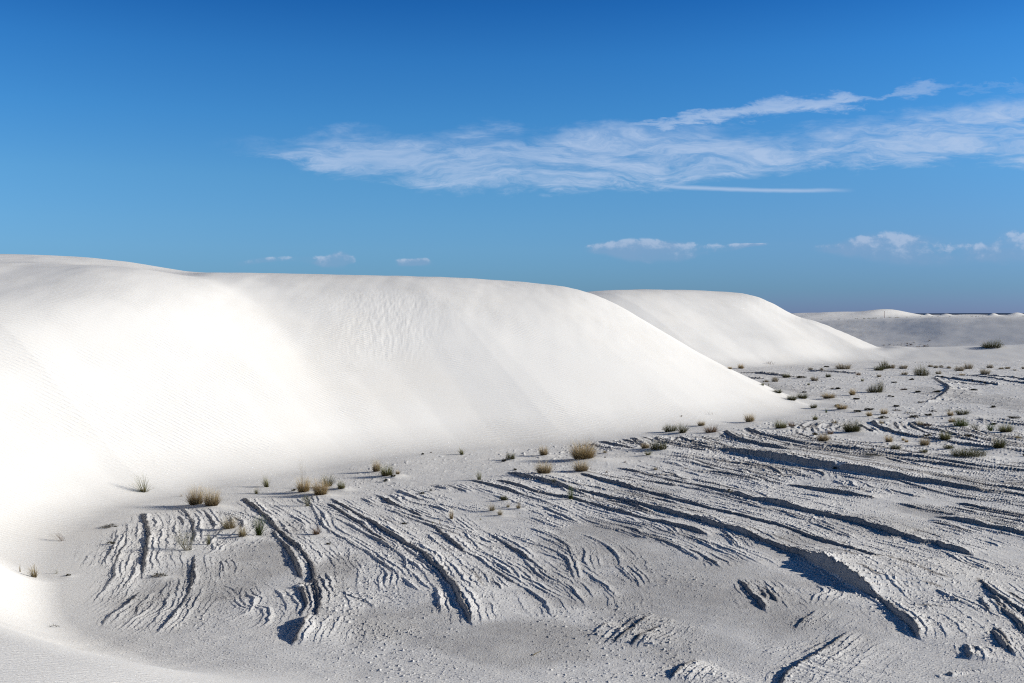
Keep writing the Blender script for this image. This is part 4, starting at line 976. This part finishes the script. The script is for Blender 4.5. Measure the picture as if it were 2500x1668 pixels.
def blades(rg, n, w_, h_, rb, wd, droop, lean=(0, 0), hvar=0.45, spread=1.0, seg=3, inner=0.0):
    """n blades fanned from a small foot: returns points (n, seg+1, 3) and widths"""
    a = rg.rand(n)*2*math.pi; r = np.sqrt(rg.rand(n))
    bx_, by_ = np.cos(a)*r*rb*w_*0.5, np.sin(a)*r*rb*w_*0.5*0.8
    ao = a+rg.randn(n)*0.5
    out = np.clip(inner+(1-inner)*(rg.rand(n)**0.6)*1.02+0.08*rg.randn(n), 0.03, 1.12)*spread
    L = 1-hvar*1.25*rg.rand(n)**1.3
    tx, ty = bx_+np.cos(ao)*out*w_*0.5*(1-rb*0.6)+lean[0]*h_, by_+np.sin(ao)*out*w_*0.42*(1-rb*0.6)+lean[1]*h_
    tz = h_*L*np.sqrt(np.clip(1-0.90*np.minimum(out, 1)**2, 0.06, 1))
    t = np.linspace(0, 1, seg+1)[None, :, None]
    p0 = np.stack([bx_, by_, np.full(n, -0.01-0.06*h_)], 1)[:, None]; p2 = np.stack([tx, ty, tz], 1)[:, None]
    c = p0*0.55+p2*0.45; c[..., 2] = p2[..., 2]*(0.52+droop*0.6)+0.10*h_
    pts = (1-t)**2*p0+2*t*(1-t)*c+t*t*p2
    return pts, wd*(0.6+0.8*rg.rand(n))
def ribbon_mesh(name, groups, m, parent=None):
    V, Fc, AL = [], [], []; off = 0
    for pts, wd in groups:
        n, s1, _ = pts.shape
        d = pts[:, -1]-pts[:, 0]; rz = np.random.RandomState(len(V)+n).rand(n)*math.pi
        side = np.stack([np.cos(rz), np.sin(rz), np.zeros(n)], 1)
        tap = np.linspace(1, 0.18, s1)[None, :, None]
        hw = (np.broadcast_to(wd, (n,))[:, None, None]*0.5)*tap*side[:, None]
        V.append(np.stack([pts-hw, pts+hw], 2).reshape(-1, 3))
        AL.append(np.repeat(np.broadcast_to(np.linspace(0, 1, s1), (n, s1)).ravel(), 2))
        i = (np.arange(n)[:, None]*s1+np.arange(s1-1)[None, :]).ravel()*2+off
        Fc.append(np.stack([i, i+1, i+3, i+2], 1)); off += n*s1*2
    V = np.concatenate(V).astype(np.float32); Fc = np.concatenate(Fc).astype(np.int32); AL = np.concatenate(AL).astype(np.float32)
    me = bpy.data.meshes.new(name)
    me.vertices.add(len(V)); me.vertices.foreach_set('co', V.ravel())
    me.loops.add(Fc.size); me.loops.foreach_set('vertex_index', Fc.ravel())
    me.polygons.add(len(Fc)); me.polygons.foreach_set('loop_start', np.arange(0, Fc.size, 4, dtype=np.int32))
    a = me.attributes.new('along', 'FLOAT', 'POINT'); a.data.foreach_set('value', AL)
    me.update(); me.materials.append(m)
    o = bpy.data.objects.new(name, me); col.objects.link(o)
    if parent: o.parent = parent
    return o
def twigs(rg, n, w_, h_, wd, lean=(0, 0), kids=4, up=0.5, seg=4, wob=0.10, foot=0.10):
    """branching woody stems: mains from the foot, then side twigs"""
    a = rg.rand(n)*2*math.pi; r = rg.rand(n)**0.6
    tip = np.stack([np.cos(a)*r*w_*0.45+lean[0]*h_, np.sin(a)*r*w_*0.38+lean[1]*h_, h_*(0.55+0.4*rg.rand(n))*np.sqrt(1-(1-up)*r*r)], 1)
    b = np.stack([np.cos(a)*foot*w_*0.5*rg.rand(n), np.sin(a)*foot*w_*0.4*rg.rand(n), np.full(n, -0.02)], 1)
    t = np.linspace(0, 1, seg+1)[None, :, None]
    c = b*0.5+tip*0.5; c[:, 2] *= 1.15; c += rg.randn(n, 3)*wob*h_
    M = (1-t)**2*b[:, None]+2*t*(1-t)*c[:, None]+t*t*tip[:, None]
    K = []
    for j in range(kids):
        ts = 0.35+0.6*rg.rand(n); s = (1-ts)[:, None]**2*b+2*(ts*(1-ts))[:, None]*c+(ts**2)[:, None]*tip
        dr = (tip-b)*0.30*(0.5+rg.rand(n, 1))+rg.randn(n, 3)*np.array([w_*.10, w_*.09, h_*.08]); dr[:, 2] = np.abs(dr[:, 2])*0.9+0.04*h_
        e = s+dr; e[:, 2] = np.minimum(e[:, 2], h_*1.05)
        K.append(s[:, None]*(1-t)+e[:, None]*t+rg.randn(n, seg+1, 3)*0.006*h_)
    K = np.concatenate(K)
    return (M, wd*np.ones(n)), (K, wd*0.6*np.ones(len(K)))
def leaves(rg, n, w_, h_, size, flat=0.75, lean=(0, 0), clump=9, hollow=0.35, topx=None):
    """leaf-sized faces in clumps through a low dome"""
    ca = rg.rand(clump)*2*math.pi; cr = np.sqrt(rg.rand(clump))*0.80
    cc_ = np.stack([np.cos(ca)*cr*w_*0.5, np.sin(ca)*cr*w_*0.42, h_*(0.15+0.6*rg.rand(clump))*np.sqrt(1-cr*cr*flat)], 1)
    cc_[:, 0] += lean[0]*cc_[:, 2]; k_ = rg.randint(clump, size=n)
    v = rg.randn(n, 3); v /= np.linalg.norm(v, axis=1)[:, None]; v *= (hollow+(1-hollow)*rg.rand(n, 1))
    p = cc_[k_]+v*np.array([w_*0.20, w_*0.17, h_*0.30])
    p[:, 2] = np.abs(p[:, 2])
    if topx is not None: p[:, 2] *= np.interp(p[:, 0]/w_, topx[0], topx[1])
    d = rg.randn(n, 3); d[:, 2] = np.abs(d[:, 2])+0.5; d /= np.linalg.norm(d, axis=1)[:, None]
    t = np.linspace(-0.5, 0.5, 3)[None, :, None]
    return p[:, None]+d[:, None]*t*size*(0.7+0.7*rg.rand(n, 1, 1)), size*0.45*np.ones(n)

def root(name, x, y, lab, cat, group):
    o = bpy.data.objects.new(name, None); col.objects.link(o); o.location = (x, y, float(zat(x, y))); o.empty_display_size = 0.2
    return tag(o, lab, cat, group)
GRP = {'bunchgrass': 'bunchgrass tufts on the gypsum flat', 'mat_plant': 'low dark mat plants on the gypsum flat', 'shrub': 'desert shrubs on the gypsum flat',
       'seedling': 'tiny sprigs on the sand', 'dead_stub': 'dead plant stubs on the sand', 'grass_spray': 'sparse grass sprays on the dune sand',
       'broom_shrub': 'upright broom shrubs', 'yucca': 'stiff bladed green tufts', 'twig_shrub': 'leafless twig shrubs', 'dry_branch': None}
CAT = {'bunchgrass': 'grass', 'mat_plant': 'plant', 'shrub': 'shrub', 'seedling': 'sprig', 'dead_stub': 'dead plant', 'grass_spray': 'grass',
       'broom_shrub': 'shrub', 'yucca': 'plant', 'twig_shrub': 'shrub', 'dry_branch': 'branch'}
def grow(idx, x, y, w_, h_, kd, lab):
    rg = np.random.RandomState(100+idx); nm = KINDS[kd]; px = y/995.0
    w_ *= 1.32 if nm in ('bunchgrass', 'yucca') else 1.22
    h_ *= 1.12 if nm == 'bunchgrass' else 1.0
    bw = max(0.0045, px*0.20); det = np.clip(14.0/px**0.5/8, 6, 14)*0.0+np.clip(w_/px/22, 0.12, 1.6)
    r = root(nm, x, y, lab, CAT[nm], GRP[nm])
    far = y > 55
    def N_(k): return max(10, int(k*det))
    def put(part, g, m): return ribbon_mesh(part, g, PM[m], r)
    if kd in ('bunch', 'bunchpale', 'bunchred', 'bunchgreen', 'bunchtan', 'bunchdark', 'seed', 'seedlow', 'bigseed', 'stalk', 'spike', 'spiketan'):
        m = {'bunch': 'tan', 'bunchpale': 'pale', 'bunchred': 'red', 'bunchgreen': 'green', 'bunchtan': 'gold', 'bunchdark': 'dkgrn', 'seed': 'gold', 'seedlow': 'gold',
             'bigseed': 'gold', 'stalk': 'tan', 'spike': 'green', 'spiketan': 'gold'}[kd]
        dens = {'bunchpale': 0.45, 'bunchred': 0.55, 'spike': 0.6, 'spiketan': 0.6, 'bigseed': 1.5}.get(kd, 1.0)
        rb = {'spike': 0.25, 'spiketan': 0.3, 'bunchpale': 0.25}.get(kd, 0.38)
        ln = (-0.25, 0) if kd == 'spike' else (0, 0)
        put('blades', [blades(rg, N_(330*dens), w_, h_, rb, bw, 0.25, ln), blades(rg, N_(170*dens), w_*0.8, h_*0.62, rb*1.2, bw*1.2, 0.1, ln)], m)
        if not far: put('stray_blades', [blades(rg, N_(34), w_*1.45, h_*1.18, 0.3, bw*0.8, 0.4, (rg.uniform(-.25, .15), 0), 0.7, 1.0, 4, 0.3)], m)
        if m == 'dkgrn' or kd in ('bunch', 'bigseed', 'bunchgreen') and w_ > 0.25:
            put('dry_thatch', [blades(rg, N_(140), w_*0.85, h_*0.42, rb*1.25, bw*1.3, 0.0)], 'wood' if m != 'dkgrn' else 'olive')
        hs = {'seed': 2.3, 'bigseed': 1.45, 'stalk': 1.6, 'seedlow': 1.15, 'bunch': 1.2, 'spike': 1.15, 'bunchpale': 1.15}.get(kd)
        if hs and not far:
            ns = {'seed': 26, 'bigseed': 60, 'stalk': 12, 'seedlow': 45}.get(kd, 14)
            sp_ = {'seed': 0.42, 'stalk': 0.7}.get(kd, 0.9)
            st, sw = blades(rg, ns, w_*sp_, h_*hs, 0.5, bw*0.42, 0.3, (-0.04, 0), 0.35)
            q = st[:, -1] + 0; hd = []
            for _ in range(5):
                e = q+rg.randn(ns, 3)*np.array([.02, .02, .03])*1.0; e[:, 2] -= rg.rand(ns)*0.16*h_
                hd.append(np.stack([e, e+rg.randn(ns, 3)*0.008, e+rg.randn(ns, 3)*0.014], 1))
            put('seed_stalks', [(st, sw), (np.concatenate(hd), np.full(ns*5, bw*0.55))], 'pale')
    elif kd == 'wisp':
        put('blades', [blades(rg, 70, w_*1.0, h_*1.1, 0.12, bw*1.3, 0.55, (-0.18, 0), 0.5), blades(rg, 14, w_*1.25, h_*0.75, 0.1, bw*0.8, 0.6, (-0.6, 0), 0.4)], 'green' if idx == 0 else 'pale')
        put('base_sheath', [blades(rg, 40, w_*0.25, h_*0.35, 0.4, bw*1.3, 0.1)], 'pale')
    elif kd == 'straw':
        a_, b_ = blades(rg, 26, w_, h_*0.9, 0.9, bw*0.7, 0.2, (-0.5, 0)); put('blades', [(a_, b_)], 'pale')
    elif kd == 'yucca':
        put('blades', [blades(rg, N_(150), w_, h_, 0.16, bw*1.5, 0.05, (0, 0), 0.35, 1.0, 3, 0.25)], 'green' if idx % 2 else 'dkgrn')
        put('dead_leaves', [blades(rg, N_(50), w_*0.6, h_*0.35, 0.4, bw*1.3, 0.0)], 'tan')
    elif kd == 'vee':
        g = []
        n = N_(170); pts, wd = blades(rg, n, w_*1.35, h_*1.3, 0.06, bw*1.4, 0.0, (0, 0), 0.3, 1.0, 4, 0.0)
        pts[..., 1] *= 0.35; put('stems', [(pts, wd)], 'brgrn')
    elif kd in ('broom', 'broomgreen'):
        n = N_(150); a_, b_ = blades(rg, n, w_, h_, 0.35, bw, 0.05, (-0.05, 0), 0.55, 0.8, 4)
        put('stems', [(a_, b_)], 'brgrn' if kd == 'broomgreen' else 'green')
        put('fine_twigs', list(twigs(rg, 14, w_, h_*0.9, bw*0.8)), 'brgrn' if kd == 'broomgreen' else 'twig')
    elif kd == 'twig':
        M, K = twigs(rg, 34, w_*1.2, h_*1.2, bw*1.7, (-0.22, 0), 5, 0.35, 4, 0.10, 0.2)
        put('stems', [M], 'twig'); put('fine_twigs', [K], 'twig')
        put('leaves', [leaves(rg, 200, w_*0.8, h_*0.8, 0.012, lean=(-0.2, 0))], 'green')
    elif kd in ('mat', 'matgrey', 'matred', 'mathoar', 'matsparse', 'twigmat'):
        m = {'mathoar': 'hoar', 'matred': 'mred', 'matgrey': 'mat', 'twigmat': 'twig'}.get(kd, 'mat')
        n = {'matsparse': 40, 'matgrey': 90}.get(kd, int(np.clip(60+w_*900, 80, 420)))
        sz = max(0.018, px*0.9)
        if kd == 'twigmat':
            M, K = twigs(rg, 30, w_, h_*1.1, bw*1.2, kids=3, up=0.3); put('stems', [M, K], 'twig')
        else:
            put('leaves', [leaves(rg, n, w_, h_*0.85, sz, clump=12, hollow=0.1)], m)
            if w_ > 0.2: put('stems', [blades(rg, 40, w_*0.9, h_*0.7, 0.6, bw, 0.1)], 'wood')
    elif kd == 'tiny':
        put('blades', [blades(rg, 16, w_, h_, 0.3, bw*0.9, 0.2)], ('green', 'tan', 'pale')[idx % 3])
    elif kd == 'dead':
        if lab.startswith('reddish dry twig'):
            M, K = twigs(rg, 22, w_, h_, bw*1.1, (-0.7, 0), 3, 0.4, 4, 0.12, 0.5); put('stems', [M, K], 'wood')
        else:
            put('stems', [blades(rg, 22, w_, h_, 0.5, bw*1.6, 0.1, (0.3, 0))], 'wood')
    elif kd == 'branch':
        M, K = twigs(rg, 9, w_*1.3, h_, bw*2.2, (0, 0), 3, 0.3, 4, 0.2, 0.8); put('stems', [M, K], 'wood')
    else:                                             # shrubs
        m = {'bush': 'dkgrn', 'darkbush': 'dkgrn', 'shrub': 'dkgrn', 'bushtan': 'olive', 'paleround': 'far', 'leanbush': 'olive', 'ridgebush': 'dkgrn'}[kd]
        topx = {'leanbush': ([-.5, -.2, .15, .3, .5], [.35, .7, 1.25, 1.3, .5]), 'ridgebush': ([-.5, -.1, .15, .24, .32, .5], [.55, .95, 1.0, 1.45, .9, .5]),
                'bushtan': ([-.5, -.1, .1, .5], [.6, 1.2, 1.1, .4])}.get(kd)
        if kd in ('shrub', 'bush'):
            put('stems', [blades(rg, N_(300), w_, h_, 0.75, bw*1.1, 0.1, (0, 0), 0.5), blades(rg, N_(160), w_*0.9, h_*0.7, 0.9, bw*1.2, 0.1)], 'brgrn' if kd == 'bush' and 'olive' in lab else m)
            put('foliage', [leaves(rg, N_(320), w_, h_*0.85, max(0.025, px*0.9), clump=11)], 'olive')
        else:
            a_, b_ = blades(rg, N_(330), w_, h_*1.05, 0.55, bw*1.15, 0.15, (0, 0), 0.45)
            if topx is not None: a_[..., 2] *= np.interp(a_[..., 0]/w_, topx[0], topx[1])
            put('stems', [(a_, b_)], m)
            put('foliage', [leaves(rg, N_(300), w_*0.95, h_*0.9, max(0.03, px*0.75), clump=12, topx=topx)], m)
    return r
for i, p in enumerate(PLANTS): grow(i, *p)

# ------------------------------------------------------------------ far speckled band of scrub on the plateau, too many and too small to count
rg = np.random.RandomState(5); g = []
n = 1500; uu = rg.uniform(1960, 2560, n); yy = rg.uniform(162, 226, n); xx = kk(uu)*yy
keep = (rg.rand(n) < np.where(uu < 2290, 0.8, 0.35)); xx, yy = xx[keep], yy[keep]
zz_ = np.array([zat(a, b) for a, b in zip(xx, yy)])
n = len(xx); k_ = 9; sz = rg.uniform(0.08, 0.30, n)
b0 = np.repeat(np.stack([xx, yy, zz_-0.05], 1), k_, 0); s_ = np.repeat(sz, k_)[:, None]
tip = b0+rg.randn(n*k_, 3)*s_*np.array([.5, .4, .1])+np.array([0, 0, 1])*s_*(0.4+0.3*rg.rand(n*k_, 1))
pts = np.stack([b0, (b0+tip)/2, tip], 1)
o = ribbon_mesh('scrub', [(pts, np.repeat(sz*0.25, k_))], PM['olive']); tag(o, 'speckled band of tiny scrub on the far plateau', 'scrub', kind='stuff')
n = 260; uu = rg.uniform(2040, 2270, n); yy = rg.uniform(122, 130, n); xx = kk(uu)*yy; zz_ = np.array([zat(a, b) for a, b in zip(xx, yy)])
sz = rg.uniform(0.08, 0.28, n); b0 = np.repeat(np.stack([xx, yy, zz_-0.03], 1), k_, 0); s_ = np.repeat(sz, k_)[:, None]
tip = b0+rg.randn(n*k_, 3)*s_*np.array([.6, .4, .1])+np.array([0, 0, 1])*s_*(0.4+0.3*rg.rand(n*k_, 1))
o = ribbon_mesh('scrub', [(np.stack([b0, (b0+tip)/2, tip], 1), np.repeat(sz*0.3, k_))], PM['wood']); tag(o, 'thin dark strip of scrub in the hollow behind the low ridge', 'scrub', kind='stuff')

# ------------------------------------------------------------------ marker post, pale stick, clods
def tube(name, P, r, m, seg=8, parent=None):
    P = np.array(P, float); V, Fc = [], []
    for i, p in enumerate(P):
        d = P[min(i+1, len(P)-1)]-P[max(i-1, 0)]; d /= np.linalg.norm(d); a = np.cross(d, (0, 0, 1) if abs(d[2]) < .9 else (1, 0, 0)); a /= np.linalg.norm(a); b = np.cross(d, a)
        ri = r[i] if hasattr(r, '__len__') else r
        for j in range(seg): t = 2*math.pi*j/seg; V.append(tuple(p+ri*(a*math.cos(t)+b*math.sin(t))))
    for i in range(len(P)-1):
        for j in range(seg): k = (j+1) % seg; Fc.append((i*seg+j, i*seg+k, (i+1)*seg+k, (i+1)*seg+j))
    Fc.append(tuple(range(seg))[::-1]); Fc.append(tuple((len(P)-1)*seg+j for j in range(seg)))
    me = bpy.data.meshes.new(name); me.from_pydata(V, [], Fc); me.materials.append(m)
    at = me.attributes.new('along', 'FLOAT', 'POINT'); at.data.foreach_set('value', np.repeat(np.linspace(0, 1, len(P)), seg).astype(np.float32))
    o = bpy.data.objects.new(name, me); col.objects.link(o)
    if parent: o.parent = parent
    return o
mr, n, b = mat('reddish_post'); n.put(b.inputs['Base Color'], n.mixc(n.noise(n.new('ShaderNodeNewGeometry').outputs['Position'], 3), (.30, .16, .13, 1), (.22, .11, .09, 1))); b.inputs['Roughness'].default_value = .8
py = 262.0; pxx = kk(2159)*py; pz = float(zat(pxx, py)); r = root('marker_post', pxx, py, 'thin reddish marker post standing before the farthest bright dune', 'post', None)
tube('post', [(0, 0, -0.2), (0, 0, 0.8), (0, 0, 1.75)], [.07, .06, .05], mr, parent=r); tube('post_cap', [(0, 0, 1.75), (0, 0, 1.83)], .085, mr, parent=r)
x, y = hit(1309, 1600); z = float(zat(x, y)); L = 24*y/F
o = tube('stick', [(-L/2, -0.02, 0.006), (-L*.2, -0.01, 0.012), (0, 0.02, 0.02), (L*.25, 0.03, 0.03), (L/2, 0.05, 0.045)], [.004, .006, .006, .005, .003], PM['pale']); o.location = (x, y, z); tag(o, 'pale crooked stick lying on bare crust near the bottom centre', 'stick')
def clod(u, v, s, lab):
    x, y = hit(u, v); rg = np.random.RandomState(int(u)); import bmesh
    bm = bmesh.new(); bmesh.ops.create_icosphere(bm, subdivisions=3, radius=1)
    for q in bm.verts:
        f = 1+0.28*float(gnoise(np.array(q.co.x*1.7+u), np.array(q.co.y*1.7+q.co.z*2.1)))+0.1*float(gnoise(np.array(q.co.x*5+u), np.array(q.co.y*5+q.co.z*4)))
        q.co = q.co*f; q.co.x *= s*y/F/2*1.3; q.co.y *= s*y/F/2; q.co.z *= s*y/F/2*0.55
    me = bpy.data.meshes.new('sand_clod'); bm.to_mesh(me); bm.free(); me.materials.append(SAND)
    at = me.attributes.new('cover', 'FLOAT', 'POINT'); at.data.foreach_set('value', np.full(len(me.vertices), .6, np.float32))
    o = bpy.data.objects.new('sand_clod', me); col.objects.link(o); o.location = (x, y, float(zat(x, y))+s*y/F*0.1); o.rotation_euler = (0, 0, u)
    tag(o, lab, 'clod', 'loose clods of cemented sand')
clod(732, 1431, 15, 'white cemented clod lying in the shadow of the first long scarp')
clod(947, 1173, 10, 'pinkish white clod at the foot of the broad yellow green tuft')
clod(1945, 1139, 5, 'tiny white clod in the widest shadowed scarp')
print('objects', len(bpy.data.objects))
